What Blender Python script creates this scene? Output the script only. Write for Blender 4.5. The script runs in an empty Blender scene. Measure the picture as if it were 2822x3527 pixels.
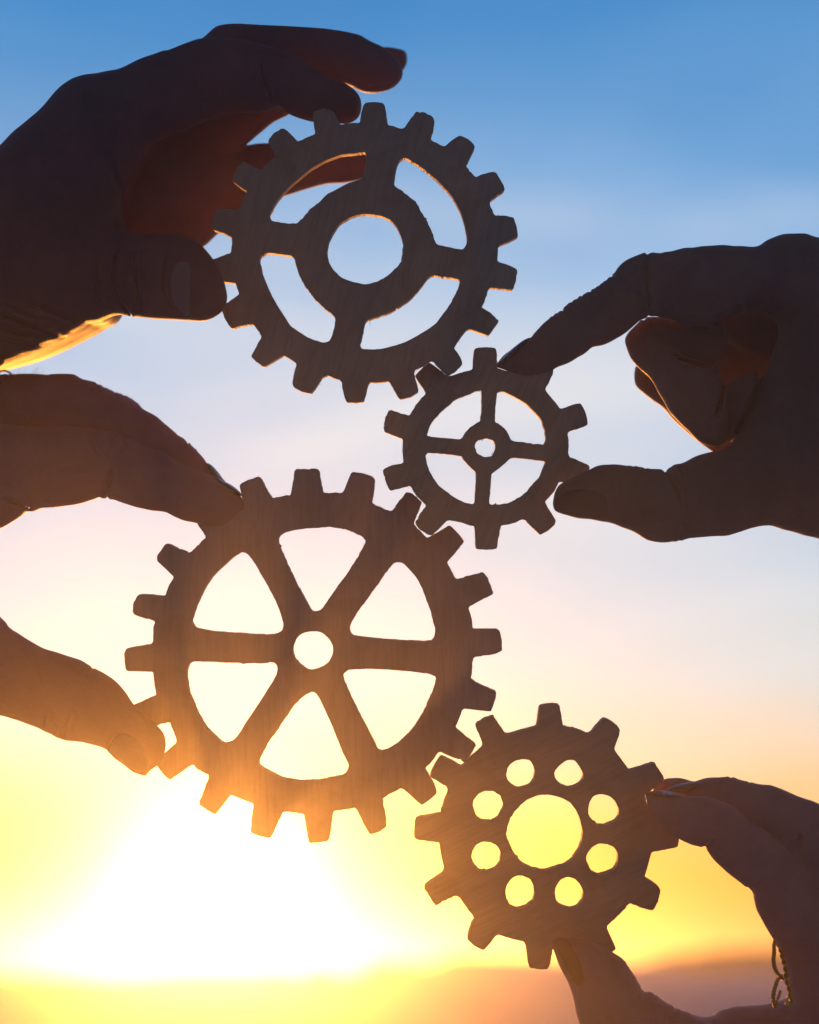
import bpy, bmesh, math, random
import numpy as np
from mathutils import Vector, Matrix, geometry

R = math.radians
random.seed(7)
rng = np.random.default_rng(11)
scene = bpy.context.scene
COL = scene.collection

# ------------------------------------------------------------------ camera
PITCH = R(13.5)
D = 503.0                      # mm from the lens to the plane of the gears
F = 6581.0                     # focal length in pixels of the photograph
K = D / F                      # mm per photograph pixel at that plane
CX, CY = 1411.0, 1763.5
CAM = np.array([0.0, 0.0, 0.8])
FWD = np.array([0, math.cos(PITCH), math.sin(PITCH)])
UP = np.array([0, -math.sin(PITCH), math.cos(PITCH)])
RIGHT = np.array([1.0, 0, 0])

cam_data = bpy.data.cameras.new('camera')
cam = bpy.data.objects.new('camera', cam_data)
COL.objects.link(cam)
cam.location = CAM
cam.rotation_euler = (math.pi / 2 + PITCH, 0, 0)
cam_data.sensor_fit = 'VERTICAL'
cam_data.sensor_height = 36
cam_data.sensor_width = 28.8
cam_data.lens = 18 * F / 1763.5
cam_data.clip_start = 0.02
cam_data.clip_end = 2000
cam_data.dof.use_dof = True
cam_data.dof.focus_distance = 0.506
cam_data.dof.aperture_fstop = 6.5
scene.camera = cam

# ------------------------------------------------------------------ light
def cam_dir(px, py):
    v = FWD + RIGHT * ((px - CX) / F) + UP * ((CY - py) / F)
    return v / np.linalg.norm(v)
SUN = cam_dir(745, 3092)
SUN_EL = math.asin(SUN[2])
SUN_AZ = math.atan2(SUN[0], SUN[1])       # from +Y towards +X

def s2l(r, g, b):
    f = lambda c: c / 12.92 if c <= 0.04045 else ((c + 0.055) / 1.055) ** 2.4
    return (f(r / 255), f(g / 255), f(b / 255), 1.0)

world = bpy.data.worlds.new('World')
scene.world = world
world.use_nodes = True
nt = world.node_tree
nt.nodes.clear()
N = nt.nodes.new
L = nt.links.new
out = N('ShaderNodeOutputWorld')
bg = N('ShaderNodeBackground')
bg.inputs['Strength'].default_value = 0.05
L(bg.outputs[0], out.inputs['Surface'])
sky = N('ShaderNodeTexSky')
sky.sky_type = 'NISHITA'
sky.sun_disc = False
sky.sun_elevation = SUN_EL
sky.sun_rotation = SUN_AZ
sky.air_density = 1.0
sky.dust_density = 0.3
sky.ozone_density = 4.0
tc = N('ShaderNodeTexCoord')
sep = N('ShaderNodeSeparateXYZ')
L(tc.outputs['Generated'], sep.inputs[0])
def math_node(op, a=None, b=None, c=None, clamp=False):
    n = N('ShaderNodeMath'); n.operation = op; n.use_clamp = clamp
    for i, v in enumerate((a, b, c)):
        if v is None: continue
        if isinstance(v, (int, float)): n.inputs[i].default_value = v
        else: L(v, n.inputs[i])
    return n.outputs[0]
asin = math_node('ARCSINE', sep.outputs['Z'])
el_deg = math_node('MULTIPLY', asin, 180 / math.pi)
# thin stretched cloud veils bend the height at which each tone of the evening sky lies
mp = N('ShaderNodeMapping'); mp.inputs['Scale'].default_value = (2.2, 2.2, 6.0)
mp.inputs['Rotation'].default_value = (0, R(14), 0)
L(tc.outputs['Generated'], mp.inputs[0])
nz = N('ShaderNodeTexNoise'); nz.inputs['Scale'].default_value = 1.6
nz.inputs['Detail'].default_value = 3.5; nz.inputs['Roughness'].default_value = 0.5
L(mp.outputs[0], nz.inputs['Vector'])
wob = math_node('SUBTRACT', nz.outputs['Fac'], 0.5)
amp = math_node('MULTIPLY', math_node('MULTIPLY', el_deg, 0.055, clamp=True), 12.0)
el_w = math_node('ADD', el_deg, math_node('MULTIPLY', wob, amp))
rampfac = math_node('DIVIDE', math_node('ADD', el_w, 5.0), 65.0, clamp=True)
ramp = N('ShaderNodeValToRGB')
stops = [(-5, (150, 120, 110)), (-0.5, (220, 110, 5)), (0.5, (228, 122, 0)), (1.6, (236, 145, 0)),
         (2.6, (240, 160, 8)), (4.2, (242, 192, 105)), (6.2, (236, 214, 185)), (8.6, (212, 224, 221)),
         (11.2, (193, 216, 230)), (13.5, (186, 209, 231)), (16.5, (172, 201, 231)), (19.5, (150, 190, 231)),
         (22.5, (120, 172, 222)), (25.5, (96, 157, 212)), (28.5, (72, 143, 205)), (34, (55, 122, 190)), (60, (30, 75, 140))]
cr = ramp.color_ramp
while len(cr.elements) > 1: cr.elements.remove(cr.elements[0])
for i, (e, c) in enumerate(stops):
    p = (e + 5) / 65
    el = cr.elements[0] if i == 0 else cr.elements.new(p)
    el.position = p; el.color = s2l(*c)
L(rampfac, ramp.inputs[0])
# the bright evening side fades to the plain dusk sky away from the sun
azdot = N('ShaderNodeVectorMath'); azdot.operation = 'DOT_PRODUCT'
L(tc.outputs['Generated'], azdot.inputs[0])
azdot.inputs[1].default_value = (math.sin(SUN_AZ), math.cos(SUN_AZ), 0.0)
side = N('ShaderNodeMapRange'); side.interpolation_type = 'SMOOTHSTEP'
side.inputs['From Min'].default_value = 0.15; side.inputs['From Max'].default_value = 0.9
L(azdot.outputs['Value'], side.inputs['Value'])
scale = N('ShaderNodeVectorMath'); scale.operation = 'SCALE'
scale.inputs['Scale'].default_value = 10.0      # background strength 0.05, exposure +1
L(ramp.outputs['Color'], scale.inputs[0])
mx = N('ShaderNodeMix'); mx.data_type = 'RGBA'
L(side.outputs['Result'], mx.inputs['Factor'])
L(sky.outputs[0], mx.inputs['A'])
L(scale.outputs[0], mx.inputs['B'])
# thin cloud veils, whiter towards the sun, and the bright aureole round it
sdot = N('ShaderNodeVectorMath'); sdot.operation = 'DOT_PRODUCT'
L(tc.outputs['Generated'], sdot.inputs[0]); sdot.inputs[1].default_value = SUN.tolist()
sang = math_node('MULTIPLY', math_node('ARCCOSINE', math_node('MINIMUM', sdot.outputs['Value'], 1.0)), 180 / math.pi)
def smooth(val, a, b):
    n = N('ShaderNodeMapRange'); n.interpolation_type = 'SMOOTHSTEP'
    n.inputs['From Min'].default_value = a; n.inputs['From Max'].default_value = b
    L(val, n.inputs['Value']); return n.outputs['Result']
mp2 = N('ShaderNodeMapping'); mp2.inputs['Scale'].default_value = (1.6, 1.6, 7.0)
mp2.inputs['Rotation'].default_value = (0, R(-20), 0); mp2.inputs['Location'].default_value = (3.1, 0.4, 1.7)
L(tc.outputs['Generated'], mp2.inputs[0])
nz2 = N('ShaderNodeTexNoise'); nz2.inputs['Scale'].default_value = 2.3; nz2.inputs['Detail'].default_value = 4.5
nz2.inputs['Roughness'].default_value = 0.45; nz2.inputs['Distortion'].default_value = 0.4
L(mp2.outputs[0], nz2.inputs['Vector'])
veil = math_node('MULTIPLY', smooth(nz2.outputs['Fac'], 0.43, 0.66), smooth(el_deg, 27.0, 17.0))
near = smooth(sang, 27.0, 9.0)
vf = math_node('MULTIPLY_ADD', near, 0.50, math_node('MULTIPLY', veil, 0.68), clamp=True)
vf = math_node('MULTIPLY', vf, smooth(el_deg, 5.0, 11.0))
mv = N('ShaderNodeMix'); mv.data_type = 'RGBA'
L(vf, mv.inputs['Factor']); L(mx.outputs['Result'], mv.inputs['A'])
wc = s2l(221, 228, 236); mv.inputs['B'].default_value = (wc[0] * 10, wc[1] * 10, wc[2] * 10, 1)
au = math_node('EXPONENT', math_node('MULTIPLY', math_node('POWER', math_node('DIVIDE', sang, 2.3), 2.0), -1.0))
au2 = math_node('EXPONENT', math_node('MULTIPLY', math_node('DIVIDE', sang, 2.6), -1.0))
aus = math_node('ADD', math_node('MULTIPLY', au, 30.0), math_node('MULTIPLY', au2, 2.5))
aur = N('ShaderNodeVectorMath'); aur.operation = 'SCALE'; aur.inputs[0].default_value = (1.0, 0.93, 0.72)
L(aus, aur.inputs['Scale'])
addc = N('ShaderNodeVectorMath'); addc.operation = 'ADD'
L(mv.outputs['Result'], addc.inputs[0]); L(aur.outputs[0], addc.inputs[1])
L(addc.outputs[0], bg.inputs['Color'])

sun_data = bpy.data.lights.new('sun', 'SUN')
sun_data.energy = 2.4
sun_data.angle = R(0.6)
sun_data.color = (1.0, 0.35, 0.05)
sun = bpy.data.objects.new('sun', sun_data)
COL.objects.link(sun)
sun.location = (0, 0, 3)
sun.rotation_euler = Vector(SUN).to_track_quat('Z', 'Y').to_euler()

scene.view_settings.view_transform = 'Standard'
scene.view_settings.look = 'None'
scene.view_settings.exposure = 1.0
scene.view_settings.gamma = 1.0
scene.view_settings.use_curve_mapping = False
scene.cycles.volume_bounces = 0
scene.cycles.use_denoising = True

# ------------------------------------------------------------------ helpers
def to_world(P):
    """P: (n,3) mm, right / up / away from the lens"""
    P = np.asarray(P, float)
    return CAM + (P[:, :1] * RIGHT + P[:, 1:2] * UP + (D + P[:, 2:3]) * FWD) / 1000.0

def place(px, py, z):
    """photograph pixel at depth z mm behind the gear plane -> mm"""
    s = (D + z) / D
    return np.array([(px - CX) * K * s, (CY - py) * K * s, z])

def tile(ox, oy, s, pts):
    return [(ox + x * s, oy + y * s) for x, y in pts]

def tag(o, label=None, cat=None, group=None, kind=None):
    if label: o['label'] = label
    if cat: o['category'] = cat
    if group: o['group'] = group
    if kind: o['kind'] = kind
    return o

def empty(name, loc):
    o = bpy.data.objects.new(name, None); COL.objects.link(o)
    o.location = loc; o.empty_display_size = 0.01
    return o

def link_mesh(name, verts, faces, mat, parent=None, smooth=True):
    """verts in metres, world axes"""
    verts = np.asarray(verts, float)
    c = np.array(parent.location) if parent is not None else verts.mean(axis=0)
    me = bpy.data.meshes.new(name)
    me.from_pydata((verts - c).tolist(), [], faces.tolist() if isinstance(faces, np.ndarray) else faces)
    me.materials.append(mat)
    if smooth:
        me.polygons.foreach_set('use_smooth', [True] * len(me.polygons))
    me.update()
    o = bpy.data.objects.new(name, me); COL.objects.link(o)
    if parent is not None: o.parent = parent
    else: o.location = c
    return o

def new_mat(name):
    m = bpy.data.materials.new(name); m.use_nodes = True
    t = m.node_tree; t.nodes.clear()
    o = t.nodes.new('ShaderNodeOutputMaterial')
    b = t.nodes.new('ShaderNodeBsdfPrincipled')
    t.links.new(b.outputs[0], o.inputs['Surface'])
    return m, t, b

def noise(t, coord, scale, detail=3, rough=0.5, vec_scale=None, rot=None, dist=0.0):
    src = coord
    if vec_scale is not None:
        m = t.nodes.new('ShaderNodeMapping'); m.vector_type = 'TEXTURE'
        m.inputs['Scale'].default_value = tuple(1.0 / v for v in vec_scale)
        if rot: m.inputs['Rotation'].default_value = rot
        t.links.new(coord, m.inputs[0]); src = m.outputs[0]
    n = t.nodes.new('ShaderNodeTexNoise')
    n.inputs['Scale'].default_value = scale; n.inputs['Detail'].default_value = detail
    n.inputs['Roughness'].default_value = rough; n.inputs['Distortion'].default_value = dist
    t.links.new(src, n.inputs['Vector'])
    return n.outputs['Fac']

def ramp_node(t, fac, stops):
    r = t.nodes.new('ShaderNodeValToRGB')
    e = r.color_ramp.elements
    e[0].position, e[0].color = stops[0][0], (*stops[0][1], 1)
    e[1].position, e[1].color = stops[-1][0], (*stops[-1][1], 1)
    for p, c in stops[1:-1]:
        x = e.new(p); x.color = (*c, 1)
    t.links.new(fac, r.inputs[0])
    return r.outputs['Color']

# ------------------------------------------------------------------ materials
def wood_mat(name, tint, rot, scale=1.0):
    m, t, b = new_mat(name)
    tcn = t.nodes.new('ShaderNodeTexCoord'); co = tcn.outputs['Object']
    g1 = noise(t, co, 60, 5, 0.6, (14, 1, 1), rot, 0.6)
    g2 = noise(t, co, 420, 3, 0.6, (7, 0.35, 1), rot)
    g3 = noise(t, co, 25, 2, 0.5)
    a = t.nodes.new('ShaderNodeMath'); a.operation = 'MULTIPLY_ADD'
    t.links.new(g2, a.inputs[0]); a.inputs[1].default_value = 0.55; t.links.new(g1, a.inputs[2])
    a2 = t.nodes.new('ShaderNodeMath'); a2.operation = 'MULTIPLY_ADD'
    t.links.new(g3, a2.inputs[0]); a2.inputs[1].default_value = 0.3; t.links.new(a.outputs[0], a2.inputs[2])
    c = ramp_node(t, a2.outputs[0], [(0.5, tuple(v * 0.86 for v in tint)), (0.85, tint), (1.0, tuple(min(1, v * 1.1) for v in tint))])
    g4 = noise(t, co, 38, 5, 0.62, dist=1.2)
    st = ramp_node(t, g4, [(0.32, (0.78, 0.74, 0.71)), (0.5, (0.94, 0.93, 0.92)), (0.68, (1, 1, 1))])
    mm = t.nodes.new('ShaderNodeMixRGB'); mm.blend_type = 'MULTIPLY'; mm.inputs[0].default_value = 1.0
    t.links.new(c, mm.inputs[1]); t.links.new(st, mm.inputs[2])
    t.links.new(mm.outputs[0], b.inputs['Base Color'])
    b.inputs['Roughness'].default_value = 0.7
    b.inputs['Specular IOR Level'].default_value = 0.3
    bp = t.nodes.new('ShaderNodeBump'); bp.inputs['Strength'].default_value = 0.35; bp.inputs['Distance'].default_value = 0.0002
    t.links.new(a.outputs[0], bp.inputs['Height']); t.links.new(bp.outputs[0], b.inputs['Normal'])
    return m

def skin_mat(name, base, dark):
    m, t, b = new_mat(name)
    tcn = t.nodes.new('ShaderNodeTexCoord'); co = tcn.outputs['Object']
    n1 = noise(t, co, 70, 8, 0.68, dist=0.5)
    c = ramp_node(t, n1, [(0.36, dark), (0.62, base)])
    t.links.new(c, b.inputs['Base Color'])
    b.inputs['Roughness'].default_value = 0.6
    b.inputs['Specular IOR Level'].default_value = 0.22
    b.inputs['Subsurface Weight'].default_value = 0.45
    b.inputs['Subsurface Radius'].default_value = (1.0, 0.25, 0.1)
    b.inputs['Subsurface Scale'].default_value = 0.0038
    v = t.nodes.new('ShaderNodeTexVoronoi'); v.inputs['Scale'].default_value = 1500
    v.feature = 'DISTANCE_TO_EDGE'
    w = t.nodes.new('ShaderNodeTexNoise'); w.inputs['Scale'].default_value = 300
    mix = t.nodes.new('ShaderNodeMixRGB'); mix.inputs[0].default_value = 0.002
    t.links.new(co, w.inputs['Vector']); t.links.new(co, mix.inputs[1]); t.links.new(w.outputs['Color'], mix.inputs[2])
    t.links.new(mix.outputs[0], v.inputs['Vector'])
    n2 = noise(t, co, 260, 3, 0.6, (1, 1, 3))
    a = t.nodes.new('ShaderNodeMath'); a.operation = 'MULTIPLY_ADD'
    t.links.new(v.outputs['Distance'], a.inputs[0]); a.inputs[1].default_value = 1.2; t.links.new(n2, a.inputs[2])
    bp = t.nodes.new('ShaderNodeBump'); bp.inputs['Strength'].default_value = 0.45; bp.inputs['Distance'].default_value = 0.00022
    t.links.new(a.outputs[0], bp.inputs['Height']); t.links.new(bp.outputs[0], b.inputs['Normal'])
    return m

def nail_mat(name, col, rough=0.25):
    m, t, b = new_mat(name)
    tcn = t.nodes.new('ShaderNodeTexCoord')
    n1 = noise(t, tcn.outputs['Object'], 500, 2, 0.5, (1, 6, 1))
    c = ramp_node(t, n1, [(0.2, tuple(v * 0.85 for v in col)), (0.8, col)])
    t.links.new(c, b.inputs['Base Color'])
    b.inputs['Roughness'].default_value = rough
    b.inputs['Subsurface Weight'].default_value = 0.2
    b.inputs['Subsurface Scale'].default_value = 0.002
    return m

MAT_WOOD = [wood_mat('plywood_a', (0.46, 0.28, 0.20), (0, 0, R(-14))),
            wood_mat('plywood_b', (0.45, 0.29, 0.20), (0, 0, R(-24))),
            wood_mat('plywood_c', (0.50, 0.27, 0.22), (0, 0, R(1))),
            wood_mat('plywood_d', (0.47, 0.26, 0.20), (0, 0, R(-64)))]
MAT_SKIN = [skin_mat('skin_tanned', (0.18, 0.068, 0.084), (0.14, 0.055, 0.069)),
            skin_mat('skin_rosy', (0.46, 0.17, 0.18), (0.38, 0.135, 0.145)),
            skin_mat('skin_olive', (0.24, 0.13, 0.11), (0.195, 0.105, 0.09)),
            skin_mat('skin_pale', (0.46, 0.20, 0.21), (0.39, 0.16, 0.17))]
MAT_NAIL = nail_mat('natural_nail', (0.26, 0.14, 0.14))
MAT_NAIL_DARK = nail_mat('varnished_nail', (0.035, 0.035, 0.035), 0.16)
MAT_NAIL_PINK = nail_mat('pink_nail', (0.30, 0.06, 0.04), 0.35)
MAT_GOLD, _t, _b = new_mat('gold')
_b.inputs['Base Color'].default_value = (0.85, 0.55, 0.16, 1); _b.inputs['Metallic'].default_value = 1
_b.inputs['Roughness'].default_value = 0.5
MAT_SILVER, _t, _b = new_mat('silver')
_b.inputs['Base Color'].default_value = (0.55, 0.56, 0.58, 1); _b.inputs['Metallic'].default_value = 1
_b.inputs['Roughness'].default_value = 0.25
MAT_HAIR, _t, _b = new_mat('fine_hair')
_b.inputs['Base Color'].default_value = (0.30, 0.18, 0.10, 1); _b.inputs['Roughness'].default_value = 0.45

# ------------------------------------------------------------------ ground and hills
def ground():
    m, t, b = new_mat('pale_sand')
    tcn = t.nodes.new('ShaderNodeTexCoord'); co = tcn.outputs['Object']
    n1 = noise(t, co, 0.9, 5, 0.55); n2 = noise(t, co, 14, 4, 0.6)
    a = t.nodes.new('ShaderNodeMath'); a.operation = 'MULTIPLY_ADD'
    t.links.new(n2, a.inputs[0]); a.inputs[1].default_value = 0.35; t.links.new(n1, a.inputs[2])
    c = ramp_node(t, a.outputs[0], [(0.45, (0.42, 0.40, 0.62)), (0.75, (0.52, 0.50, 0.74)), (0.95, (0.60, 0.57, 0.80))])
    t.links.new(c, b.inputs['Base Color']); b.inputs['Roughness'].default_value = 0.9
    bp = t.nodes.new('ShaderNodeBump'); bp.inputs['Strength'].default_value = 0.6; bp.inputs['Distance'].default_value = 0.02
    t.links.new(a.outputs[0], bp.inputs['Height']); t.links.new(bp.outputs[0], b.inputs['Normal'])
    def axis(core, n_core, far):
        c = np.linspace(-core, core, n_core)
        f = np.geomspace(core * 1.15, far, 16)
        return np.concatenate([-f[::-1], c, f])
    xs = axis(6, 90, 300)
    ys = np.concatenate([-np.geomspace(1, 300, 16)[::-1], np.linspace(-0.8, 7, 110), np.geomspace(7.4, 300, 18)])
    X, Y = np.meshgrid(xs, ys, indexing='ij')
    # bank added to limit the glow over the ground, crest at eye level
    u = X / np.maximum(Y, 1.0)
    cd = 1.0 + 0.8 * np.exp(-((u - math.tan(SUN_AZ)) / 0.065) ** 2)     # hollow added so more glow gathers below the sun
    prof = np.interp(np.where(Y > 0, Y / cd, Y), [-2, 0.2, 1.0, 2.0, 2.7, 3.0, 3.4, 4.5, 7, 20], [0, 0, 0.12, 0.52, 0.765, 0.80, 0.785, 0.6, 0.2, 0])
    u = X / np.maximum(Y, 1.0)
    crest = 0.0035 + 0.0015 * np.sin(u * 9 + 0.6) + 0.001 * np.sin(u * 23 + 2.0) + 0.004 * np.exp(-((u - 0.03) / 0.06) ** 2)
    crest -= 0.006 * np.exp(-((u - 0.17) / 0.05) ** 2)
    fade = np.exp(-((X / 5.0) ** 4)) * 0.75 + 0.25
    Z = prof * fade + np.where(Y > 1, crest * 3.0, 0) * (prof > 0.1)
    Z += 0.01 * np.sin(X * 1.7 + 1) * np.sin(Y * 2.1) * (prof < 0.6)
    nx, ny = X.shape
    V = np.stack([X.ravel(), Y.ravel(), Z.ravel()], 1)
    i = np.arange(nx * ny).reshape(nx, ny)
    Q = np.stack([i[:-1, :-1].ravel(), i[1:, :-1].ravel(), i[1:, 1:].ravel(), i[:-1, 1:].ravel()], 1)
    o = link_mesh('ground', V, Q, m)
    tag(o, kind='structure')
    # low dark scrubby rise behind the crest on the right
    m2, t2, b2 = new_mat('dark_scrub')
    tcn = t2.nodes.new('ShaderNodeTexCoord'); co = tcn.outputs['Object']
    c = ramp_node(t2, noise(t2, co, 9, 4, 0.6), [(0.35, (0.05, 0.045, 0.04)), (0.7, (0.11, 0.09, 0.08))])
    t2.links.new(c, b2.inputs['Base Color']); b2.inputs['Roughness'].default_value = 0.95
    xs = np.linspace(-0.1, 2.4, 90); ys = np.linspace(3.3, 4.6, 26)
    X, Y = np.meshgrid(xs, ys, indexing='ij')
    top = np.interp(xs, [-0.1, 0.15, 0.33, 0.45, 0.55, 0.66, 0.8, 1.1, 1.6, 2.4],
                    [-0.02, 0.0, 0.008, 0.016, 0.032, 0.044, 0.040, 0.034, 0.03, -0.02])
    cross = np.sin(np.linspace(0, math.pi, len(ys))) ** 0.6
    Z = 0.45 + (0.35 + top[:, None]) * cross[None, :] + 0.004 * rng.standard_normal(X.shape) * cross
    nx, ny = X.shape
    V = np.stack([X.ravel(), Y.ravel(), Z.ravel()], 1)
    i = np.arange(nx * ny).reshape(nx, ny)
    Q = np.stack([i[:-1, :-1].ravel(), i[1:, :-1].ravel(), i[1:, 1:].ravel(), i[:-1, 1:].ravel()], 1)
    o = link_mesh('hill', V, Q, m2)
    tag(o, kind='structure')
ground()

# ------------------------------------------------------------------ added volume standing in for lens glare
def glare_haze():
    m = bpy.data.materials.new('glare_air'); m.use_nodes = True
    t = m.node_tree; t.nodes.clear()
    o = t.nodes.new('ShaderNodeOutputMaterial')
    v = t.nodes.new('ShaderNodeVolumePrincipled')
    v.inputs['Color'].default_value = (0.97, 0.93, 0.90, 1)
    v.inputs['Density'].default_value = HAZE_DENSITY
    v.inputs['Anisotropy'].default_value = HAZE_G
    t.links.new(v.outputs[0], o.inputs['Volume'])
    lo = np.array([-320, -320, -1.2]); hi = np.array([320, 320, 1.072])
    V = [[(lo, hi)[i][0], (lo, hi)[j][1], (lo, hi)[k][2]] for i in (0, 1) for j in (0, 1) for k in (0, 1)]
    Fc = [(0, 1, 3, 2), (4, 6, 7, 5), (0, 4, 5, 1), (2, 3, 7, 6), (0, 2, 6, 4), (1, 5, 7, 3)]
    ob = link_mesh('glare_haze', V, Fc, m, smooth=False)
    tag(ob, kind='stuff')
HAZE_DENSITY = 0.080
HAZE_G = 0.905
glare_haze()

# ------------------------------------------------------------------ gears
def dedupe(pts, eps=1.2):
    o = []
    for p in pts:
        if not o or math.hypot(p[0] - o[-1][0], p[1] - o[-1][1]) > eps: o.append(p)
    if math.hypot(o[0][0] - o[-1][0], o[0][1] - o[-1][1]) < eps: o.pop()
    return o

def soften(pts, rad, n=4):
    """small rounded corners (rad in px)"""
    o = []; m = len(pts)
    for i in range(m):
        p0, p1, p2 = (np.array(pts[(i + k) % m], float) for k in (-1, 0, 1))
        a, b = p0 - p1, p2 - p1
        la, lb = np.linalg.norm(a), np.linalg.norm(b)
        r = min(rad, la * 0.45, lb * 0.45)
        A, B = p1 + a / la * r, p1 + b / lb * r
        for k in range(n + 1):
            s = k / n
            o.append(tuple((1 - s) ** 2 * A + 2 * s * (1 - s) * p1 + s * s * B))
    return dedupe(o, 0.6)

def fray(pts, step=3.0, amp=1.15, burr=0.035):
    """sawn edge: short steps with a little wander and a few burrs"""
    o = []; m = len(pts)
    ph = rng.uniform(0, 6.28, 4); s = 0.0
    for i in range(m):
        p0 = np.array(pts[i]); p1 = np.array(pts[(i + 1) % m])
        d = p1 - p0; ln = np.linalg.norm(d); k = max(1, int(ln / step))
        nrm = np.array([d[1], -d[0]]) / max(ln, 1e-6)
        for j in range(k):
            s += ln / k
            w = 0.55 * math.sin(s * 0.09 + ph[0]) + 0.4 * math.sin(s * 0.23 + ph[1]) + 0.35 * rng.standard_normal()
            rough = 0.5 + 0.5 * math.sin(s * 0.011 + ph[2])
            q = p0 + d * (j / k) + nrm * w * amp * (0.25 + rough)
            if rng.random() < burr * rough: q = q + nrm * rng.uniform(-4.5, 3.0)
            o.append(tuple(q))
    return o

THICK = 3.8
def gear(outer, holes, z, label, mat, rad_o=7, rad_h=9, splinters=()):
    s = (D + z) / D
    conv = lambda P: [((x - CX) * K * s, (CY - y) * K * s) for x, y in P]
    loops = [conv(fray(soften(dedupe(outer), rad_o)))]
    for h in holes: loops.append(conv(fray(soften(dedupe(h), rad_h))))
    cu = bpy.data.curves.new('gear_outline', 'CURVE')
    cu.dimensions = '2D'; cu.fill_mode = 'BOTH'
    cu.extrude = THICK / 2 - 0.15; cu.bevel_depth = 0.15; cu.bevel_resolution = 1; cu.offset = -0.15
    for lp in loops:
        sp = cu.splines.new('POLY'); sp.points.add(len(lp) - 1)
        sp.points.foreach_set('co', np.array([(x, y, 0, 1) for x, y in lp], dtype=np.float32).ravel())
        sp.use_cyclic_u = True
    tmp = bpy.data.objects.new('gear_outline', cu)
    me0 = bpy.data.meshes.new_from_object(tmp)
    n = len(me0.vertices); co = np.empty(n * 3, np.float32); me0.vertices.foreach_get('co', co)
    co = co.reshape(-1, 3).astype(float)
    faces = [tuple(p.vertices) for p in me0.polygons]
    bpy.data.objects.remove(tmp); bpy.data.curves.remove(cu); bpy.data.meshes.remove(me0)
    # flip so that the front looks at the camera: local z goes away from the lens
    P = np.stack([co[:, 0], co[:, 1], z - co[:, 2]], 1)
    ctr = np.array([[np.mean([p[0] for p in loops[0]]), np.mean([p[1] for p in loops[0]]), z]])
    W = to_world(P); C = to_world(ctr)[0]
    B = Matrix((RIGHT.tolist(), UP.tolist(), (-FWD).tolist())).transposed().to_4x4()
    o = bpy.data.objects.new('wooden_gear', bpy.data.meshes.new('wooden_gear')); COL.objects.link(o)
    o.matrix_world = Matrix.Translation(C.tolist()) @ B
    Lc = (W - C) @ np.stack([RIGHT, UP, -FWD], 1)
    o.data.from_pydata(Lc.tolist(), [], faces)
    o.data.materials.append(mat)
    bm = bmesh.new(); bm.from_mesh(o.data)
    bmesh.ops.remove_doubles(bm, verts=bm.verts, dist=1e-6)
    bmesh.ops.recalc_face_normals(bm, faces=bm.faces)
    bm.to_mesh(o.data); bm.free()
    tag(o, label, 'gear', 'wooden gears meshing in the air')
    if splinters:
        bm = bmesh.new()
        for (x0, y0, x1, y1) in splinters:
            A = place(x0, y0, z - 0.8); Bp = place(x1, y1, z - 1.2)
            mid = (A + Bp) / 2 + np.array([0.12, 0.05, 0])
            for a_, b_, r in ((A, mid, 0.09), (mid, Bp, 0.05)):
                a_, b_ = to_world([a_])[0], to_world([b_])[0]
                d = Vector((b_ - a_).tolist()); q = d.to_track_quat('Z', 'Y').to_matrix().to_4x4()
                M = o.matrix_world.inverted() @ Matrix.Translation(((a_ + b_) / 2).tolist()) @ q
                bmesh.ops.create_cone(bm, segments=5, radius1=r / 1000, radius2=r * 0.6 / 1000, depth=d.length, cap_ends=True, matrix=M)
        me = bpy.data.meshes.new('splinter'); bm.to_mesh(me); bm.free(); me.materials.append(mat)
        sp = bpy.data.objects.new('splinter', me); COL.objects.link(sp); sp.parent = o
        tag(sp, kind='stuff')
    return o

def T1A(p): return tile(700, 330, 600 / 1725, p)
def T1B(p): return tile(1200, 330, 600 / 1725, p)
def T1C(p): return tile(700, 830, 600 / 1725, p)
def T1D(p): return tile(1200, 830, 600 / 1725, p)
def T2(p): return tile(1300, 1180, 750 / 1725, p)
def T3A(p): return tile(420, 1590, 700 / 1725, p)
def T3B(p): return tile(1060, 1590, 700 / 1725, p)
def T3C(p): return tile(420, 2240, 700 / 1725, p)
def T3D(p): return tile(1060, 2240, 700 / 1725, p)
def T4A(p): return tile(1400, 2400, 500 / 1725, p)
def T4B(p): return tile(1880, 2400, 500 / 1725, p)
def T4C(p): return tile(1400, 2870, 500 / 1725, p)
def T4D(p): return tile(1880, 2870, 500 / 1725, p)

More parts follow.
